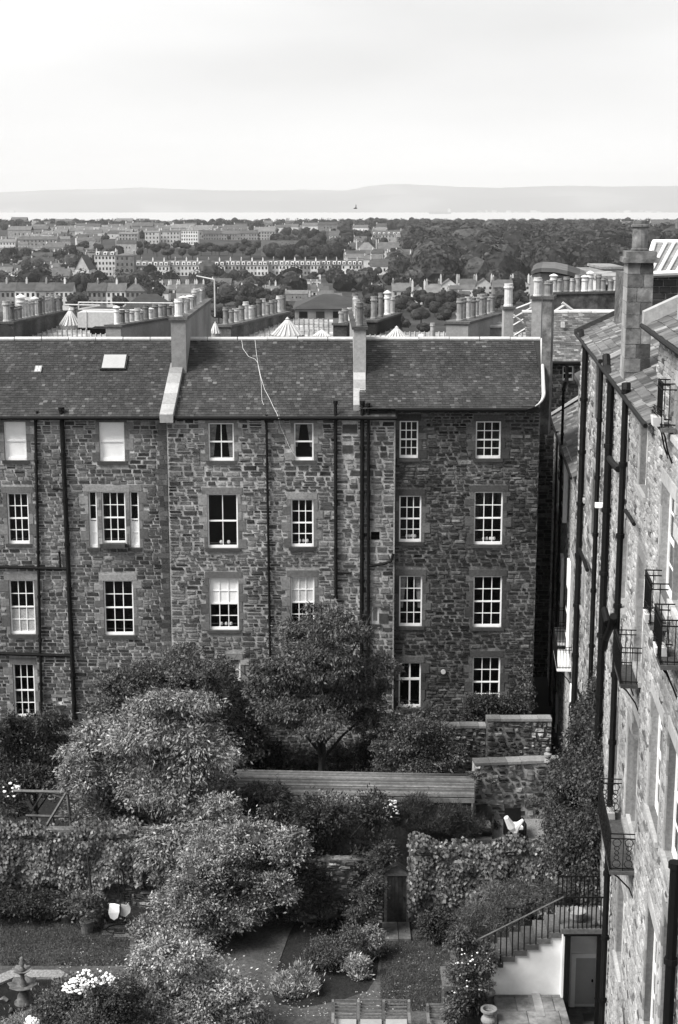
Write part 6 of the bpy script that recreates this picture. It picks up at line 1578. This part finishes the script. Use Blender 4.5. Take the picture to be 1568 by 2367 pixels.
fg = thing('garden_figure', 'small dark stone figure of a child beside the basement door mat', 'garden ornament', (atY(1382, 2350, 40.7).x, 40.7, .02))
MB().lathe((0, 0, 0), [(.14, 0), (.14, .1), (.08, .14), (.10, .3), (.12, .45), (.09, .58), (.04, .62), (.075, .68), (.08, .75), (.04, .82), (.01, .83)], 12).build('body', 'fountain_stone', fg, smooth=True)
MB().tube([(.08, 0, .55), (.2, -.1, .5), (.24, -.18, .6)], [.04, .03, .02], 6).build('arm', 'fountain_stone', fg)
# chimney cans used as planters on the terrace edge
for i, (x, y) in enumerate(((1124, 2330), (1125, 2395))):
    p = atz(x + 4, y, 1.0 * .6); t = thing('chimney_can_planter', ('farther' if i == 0 else 'nearer') + ' of two old chimney cans standing as planters by the terrace', 'planter', (p.x, p.y, 0.55))
    MB().lathe((0, 0, 0), [(.2, 0), (.2, .08), (.15, .12), (.14, .4), (.2, .5), (.22, .56), (.2, .62), (.13, .7), (.14, .78), (.23, .84), (.23, .9), (.17, .9), (.15, .7), (.01, .7)], 16).build('can', 'stack_stone', t, smooth=False)
MB().box(atY(1105, 2300, 40).x, X0t - .02, 33, 40, 0, .55).build('terrace_kerb', 'paving', tr)
# drain cover with pale weathering
tag(MB().box(*(lambda p: (p.x - .12, p.x + .12, p.y - .5, p.y + .9, TER + .022, TER + .04))(atz(1246, 2330, TER))).build('drain_slab', 'felt_roof'), 'pale lichen-spotted slab across the terrace below the white wall', 'slab')

# patio furniture on the upper terrace by the patchy wall
uz = .75
up = MB().box(atY(1085, 1950, 51).x, wallx(51) - .3, 49.2, 53.3, 0, uz).build('upper_terrace', 'gravel', kind='structure')
def patio_chair(label, x, y, m1, rz, mcush):
    p = atz(x, y, uz); t = thing('garden_chair', label, 'chair', p, rz)
    MB().box(-.3, .3, -.3, .3, .28, .38).build('seat', m1, t); MB().box(-.36, -.3, -.34, .34, 0, .62).box(.3, .36, -.34, .34, 0, .62).build('armrest', m1, t)
    MB().prism([(-.3, .28, .38), (.3, .28, .38), (.3, .42, .95), (-.3, .42, .95)], (0, .06, 0)).build('backrest', m1, t)
    if mcush: MB().prism([(-.26, -.25, .38), (.26, -.22, .38), (.22, .2, .4), (-.24, .24, .4)], (0, 0, .1)).build('cushion', mcush, t)
    return t
patio_chair('dark wicker armchair piled with white towels on the upper terrace', 1190, 1935, 'black_iron', .1, 'white_paint')
tw = thing('parasol', 'folded white parasol leaning over the wicker armchair', 'parasol', atY(1190, 1935, 50.2)); 
MB().tube([(-.32, 0, .75), (-.1, .1, .35), (.05, .15, .1)], [.09, .16, .1], 7).tube([(.3, .1, .62), (.1, .1, .4), (.02, .1, .15)], [.05, .12, .1], 7).build('canopy', 'white_paint', tw)
patio_chair('low dark bench with a white cushion beside the armchair', 1118, 1930, 'grey_iron', -.1, 'cushion')
tag(MB().box(*(lambda p: (p.x - .2, p.x + .2, p.y - .1, p.y + .1, uz + .4, uz + .46))(atz(1118, 1925, uz))).build('folded_cloth', 'white_paint'), 'white folded cloth on the low dark bench', 'cloth')
gn = thing('garden_cone', 'small white cone shaped ornament on the ivy wall top', 'ornament', atY(1092, 1958, 47.0)); MB().lathe((0, 0, -.1), [(.1, 0), (.08, .1), (.03, .28), (.035, .32), (.01, .36)], 10).build('cone', 'white_paint', gn)
mk = thing('wall_mask', 'carved stone face mask hung on the patchy garden wall', 'wall ornament', atY(1228, 1805, 53.1)); MB().lathe((0, 0, 0), [(.1, 0), (.16, .08), (.15, .22), (.17, .3), (.1, .38), (.02, .4)], 12).build('mask', 'fountain_stone', mk)
bu = thing('garden_bust', 'pale carved figure standing on the cope at the end of the garden wall', 'statue', atY(1266, 1762, 53.35)); MB().lathe((0, 0, 0), [(.13, 0), (.13, .08), (.06, .14), (.14, .24), (.15, .34), (.05, .4), (.09, .47), (.08, .56), (.02, .6)], 12).build('bust', 'dressed_light', bu)

# ------------------------------------------------------------------ fountain, benches, pots, swing chair
fx = atz(55, 2318, .05)
ft = thing('fountain', 'tiered stone fountain with three leafy basins in an octagonal pond', 'fountain', (fx.x, fx.y, 0))
def ngon(cx, cy, r_, z, k=8, ph=.39): return [(cx + r_ * math.cos(ph + 2 * math.pi * i / k), cy + r_ * math.sin(ph + 2 * math.pi * i / k), z) for i in range(k)]
b = MB(); o_, i_ = ngon(0, 0, 2.0, 0.05), ngon(0, 0, 1.5, .05)
for q in range(8):
    a, c, d, e = Vector(o_[q]), Vector(o_[(q + 1) % 8]), Vector(i_[(q + 1) % 8]), Vector(i_[q]); MB().prism([a * .998, c * .998, d, e], (0, 0, .08)).build('kerb_stone', 'gravel', ft)
b = MB(); b.v = ngon(0, 0, 1.52, .055); b.f = [tuple(range(8))]; b.build('water', 'pond', ft)
MB().lathe((0, 0, .03), [(.28, 0), (.28, .06), (.2, .12), (.16, .3), (.12, .34), (.1, .42)], 14).build('pedestal', 'fountain_stone', ft, smooth=True)
def basin(z, r_, k, nm):
    b = MB(); n = 8
    prof = [(.1, z - .1), (r_ * .55, z - .04), (r_ * .95, z + .03), (r_ * 1.02, z + .06), (r_ * .9, z + .05), (r_ * .5, z), (.05, z - .02)]
    seg = 32; base = len(b.v)
    for (rr_, zz) in prof:
        for j in range(seg):
            t = 2 * math.pi * j / seg; q = rr_ * (1 + .10 * math.cos(k * t)) if rr_ > r_ * .5 else rr_; b.v.append((q * math.cos(t), q * math.sin(t), zz + (.02 * math.cos(k * t) if rr_ > r_ * .8 else 0)))
    for i in range(len(prof) - 1):
        for j in range(seg): q = (j + 1) % seg; b.f.append((i * seg + j, i * seg + q, (i + 1) * seg + q, (i + 1) * seg + j))
    b.build(nm, 'fountain_stone', ft, smooth=True)
basin(.62, .42, 8, 'basin'); basin(1.1, .27, 8, 'basin')
MB().lathe((0, 0, .5), [(.14, 0), (.09, .1), (.12, .2), (.07, .3), (.06, .5), (.1, .56)], 12).build('stem', 'fountain_stone', ft, smooth=True)
MB().lathe((0, 0, 1.05), [(.07, 0), (.09, .1), (.05, .16), (.07, .24), (.1, .3), (.05, .38), (.07, .44), (.01, .5)], 12).build('finial', 'fountain_stone', ft, smooth=True)
for i in range(5):
    a = i * 1.3 + .4; MB().tube([(.5 * math.cos(a), .5 * math.sin(a), .08), (.62 * math.cos(a), .62 * math.sin(a), .16), (.74 * math.cos(a), .74 * math.sin(a), .1)], [.05, .07, .02], 6).build('lily_spout', 'fountain_stone', ft)
sheet_w('gravel_path', [(fx.x - 4, fx.y - 2.4), (fx.x + 1.4, fx.y - 2.4), (fx.x + 1.2, fx.y - .7), (fx.x, fx.y - .2), (fx.x - 4, fx.y - .9)], .042, 'gravel')
def bench(label, x0, x1, y, rz=0.0, n=3, cush=True):
    p, q = atz(x0, y + 75, 0), atz(x1, y + 75, 0); w_ = q.x - p.x; cx = (p.x + q.x) / 2; yb = atY(x0, y, 39.6).y
    t = thing('garden_bench', label, 'bench', (cx, 39.5, .03), rz); hw = w_ / 2; zt = atY(x0, y, 39.6).z
    zt = max(.85, min(1.0, zt))
    for k in range(n):
        a, c = -hw + w_ * k / n + .06, -hw + w_ * (k + 1) / n - .06
        for j in range(6):
            z = .5 + (zt - .5) * j / 5; MB().box(a, c, .02 + .02 * (j), .05 + .02 * (j), z - .03, z + .02).build('slat', 'bench_timber', t)
        if cush: MB().box(a, c, -.5, -.02, .4, .48).build('cushion', 'cushion', t)
        else:
            for j in range(5): MB().box(a, c, -.48 + j * .1, -.41 + j * .1, .4, .43).build('slat', 'bench_timber', t)
    for k in range(n + 1):
        u = -hw + w_ * k / n; MB().box(u - .035, u + .035, .0, .14, 0, zt + .03).build('leg', 'bench_timber', t)
    for u in (-hw, hw):
        MB().box(u - .04, u + .04, -.55, .05, .62, .67).build('armrest', 'bench_timber', t); MB().box(u - .03, u + .03, -.52, -.45, 0, .62).build('leg', 'bench_timber', t)
    MB().box(-hw, hw, -.5, .05, .34, .395).build('seat_frame', 'bench_timber', t)
    return t
bench('three seat slatted bench with pale cushions facing away at the bottom', 770, 945, 2316)
bench('single slatted chair-bench without cushions beside the border shrub', 990, 1046, 2334, n=1, cush=False)
tb = thing('stone_table', 'low pale edged slab table left of the cushioned bench', 'table', (atY(700, 2357, 39).x, 39.0, 0)); MB().box(-.9, .6, -.4, .15, .25, .32).build('slab', 'paving', tb); MB().box(-.7, -.5, -.3, 0, 0, .25).box(.2, .4, -.3, 0, 0, .25).build('leg', 'paving', tb)
def potplant(label, x, y, r_, h, n, seed, m='leaf_mid', spread=1.3, hh=.6, potm='dressed_dark'):
    p = atz(x, y, .03); t = thing('potted_plant', label, 'potted plant', p)
    MB().lathe((0, 0, 0), [(r_ * .75, 0), (r_, h * .9), (r_ * 1.08, h * .9), (r_ * 1.08, h), (r_ * .9, h), (r_ * .85, h * .85), (.01, h * .85)], 14).build('pot', potm, t)
    rr = np.random.RandomState(seed); P, D = blob_pts([(0, 0, h + hh * .45, r_ * spread, r_ * spread, hh * .55)], n, rr, 10, .2); link('foliage', quads_mesh('foliage', leaf_quads(P, D, .11, rr, .2, .45), m), t)
    return t
potplant('terracotta tub with bushy plant at the corner of the slab paving', 202, 2155, .24, .45, 1100, 1, hh=1.0)
potplant('wide low bowl of leafy plants behind the terracotta tub', 158, 2128, .28, .3, 900, 2, hh=.9)
potplant('small potted plant between the tub and the hanging chair', 232, 2130, .16, .25, 420, 3, hh=.5)
ag = thing('agave', 'spiky agave with curved pale blades above the terracotta tub', 'plant', atz(214, 2110, .3))
b = MB()
for i in range(14):
    a = i * 2.4; d = Vector((math.cos(a), math.sin(a), 0)); p0 = Vector((0, 0, .5)); b.tube([p0, p0 + d * .2 + Vector((0, 0, .25)), p0 + d * .42 + Vector((0, 0, .15))], [.035, .03, .006], 4)
b.build('leaves', 'leaf_light', ag); MB().tube([(0, 0, -.3), (0, 0, .5), (-.1, 0, 2.1)], [.08, .06, .02], 6).build('stem', 'bark', ag)
# hanging chair with two cushions and its ring foot
hc = thing('hanging_chair', 'hanging chair frame with white and speckled cushions beside the pots', 'chair', atz(278, 2150, .03))
MB().tube([(.45 * math.cos(a), .32 * math.sin(a), .04) for a in np.linspace(0, 2 * math.pi, 25)], .02, 6, caps=False).build('ring_base', 'black_iron', hc)
MB().tube([(.1, .45, .03), (.12, .5, 1.2), (.08, .42, 1.9), (.0, .2, 2.1), (0, .05, 1.9), (0, 0, 1.2)], .025, 6).build('pole', 'black_iron', hc)
def cushion(pts, d, nm, m):
    MB().prism(pts, d).build(nm, m, hc)
cushion([(-.36, -.05, .62), (-.3, -.05, .45), (-.18, -.05, .38), (-.06, -.05, .46), (0, -.05, .66), (0, -.02, .86), (-.16, 0, .9), (-.33, 0, .9)], (0, .1, 0), 'cushion', 'white_paint')
cushion([(.02, .05, .5), (.18, .05, .44), (.34, .05, .6), (.36, .08, .74), (.28, .1, .9), (.2, .1, .8), (.04, .1, .84)], (0, .1, 0), 'cushion', 'petal_litter')
for i, (x0, x1, y) in enumerate(((235, 262, 2155), (262, 300, 2160), (240, 300, 2140))):
    p, q = atz(x0, y + 8, .03), atz(x1, y + 8, .03); tag(MB().box(p.x, q.x - .02, p.y, p.y + .32, .02, .06 + .002 * i).build('paving_slab', 'paving'), ('left front', 'right front', 'rear')[i] + ' slab of the small paving under the hanging chair', 'paving slab')
# white rose heads
def blooms(parent, C, n, seed, s=.05):
    r = np.random.RandomState(seed); V0, F0 = ico(1); b = MB()
    base = np.array(parent.location)
    for i in range(n):
        x, y, z, a, c, d = C[r.randint(len(C))]; u = r.normal(size=3); u[1] = -abs(u[1]); u[2] = abs(u[2]) * .8; u /= np.linalg.norm(u); p = np.array([x, y, z]) + u * np.array([a, c, d]) * r.uniform(.9, 1.2) - base; k = s * r.uniform(.6, 1.4); q = len(b.v)
        b.v += [tuple(p + np.array(v) * k * np.array([1, 1, .7])) for v in V0]; b.f += [tuple(q + j for j in f) for f in F0]
    b.build('blooms', 'flower', parent, kind='stuff')
blooms(RS, px_blobs([(215, 2262, 42, 22), (270, 2275, 36, 22), (230, 2300, 34, 26), (175, 2285, 26, 20), (325, 2318, 16, 22), (75, 2365, 14, 16)], 39.0, .1, 3), 460, 1, .042)
for o_ in list(COL.objects):
    if o_.parent is None and o_.get('category'):
        if o_.name.startswith('border_shrub'): blooms(o_, px_blobs([(1090, 2220, 40, 30), (1075, 2280, 36, 50)], 39.0, .2, 4), 30, 2, .028)
        if o_.name.startswith('white_rose'): blooms(o_, px_blobs([(890, 1862, 24, 26), (905, 1880, 18, 26)], 50.2, .1, 5), 46, 3, .05)
        if o_.name.startswith('laurel_bush'): blooms(o_, px_blobs([(960, 1690, 50, 40), (1000, 1720, 40, 40)], 54.8, .2, 6), 36, 4, .04)
        if o_.name.startswith('dark_shrub'): blooms(o_, px_blobs([(50, 1820, 20, 30), (30, 1830, 20, 40)], 50.8, .2, 7), 26, 5, .06)

# ------------------------------------------------------------------ air between here and the far shore
hb = MB().box(-9500, 9500, -70, 25600, -120, 480)
hz = hb.build('haze', 'earth'); hz['kind'] = 'stuff'
m = bpy.data.materials.new('haze_air'); m.use_nodes = True; nt = m.node_tree; nt.nodes.clear()
o_ = nt.nodes.new('ShaderNodeOutputMaterial'); v_ = nt.nodes.new('ShaderNodeVolumePrincipled')
v_.inputs['Color'].default_value = (.72, .72, .72, 1); v_.inputs['Density'].default_value = 0.66e-4; v_.inputs['Anisotropy'].default_value = .2
nt.links.new(v_.outputs[0], o_.inputs['Volume']); hz.data.materials.clear(); hz.data.materials.append(m)
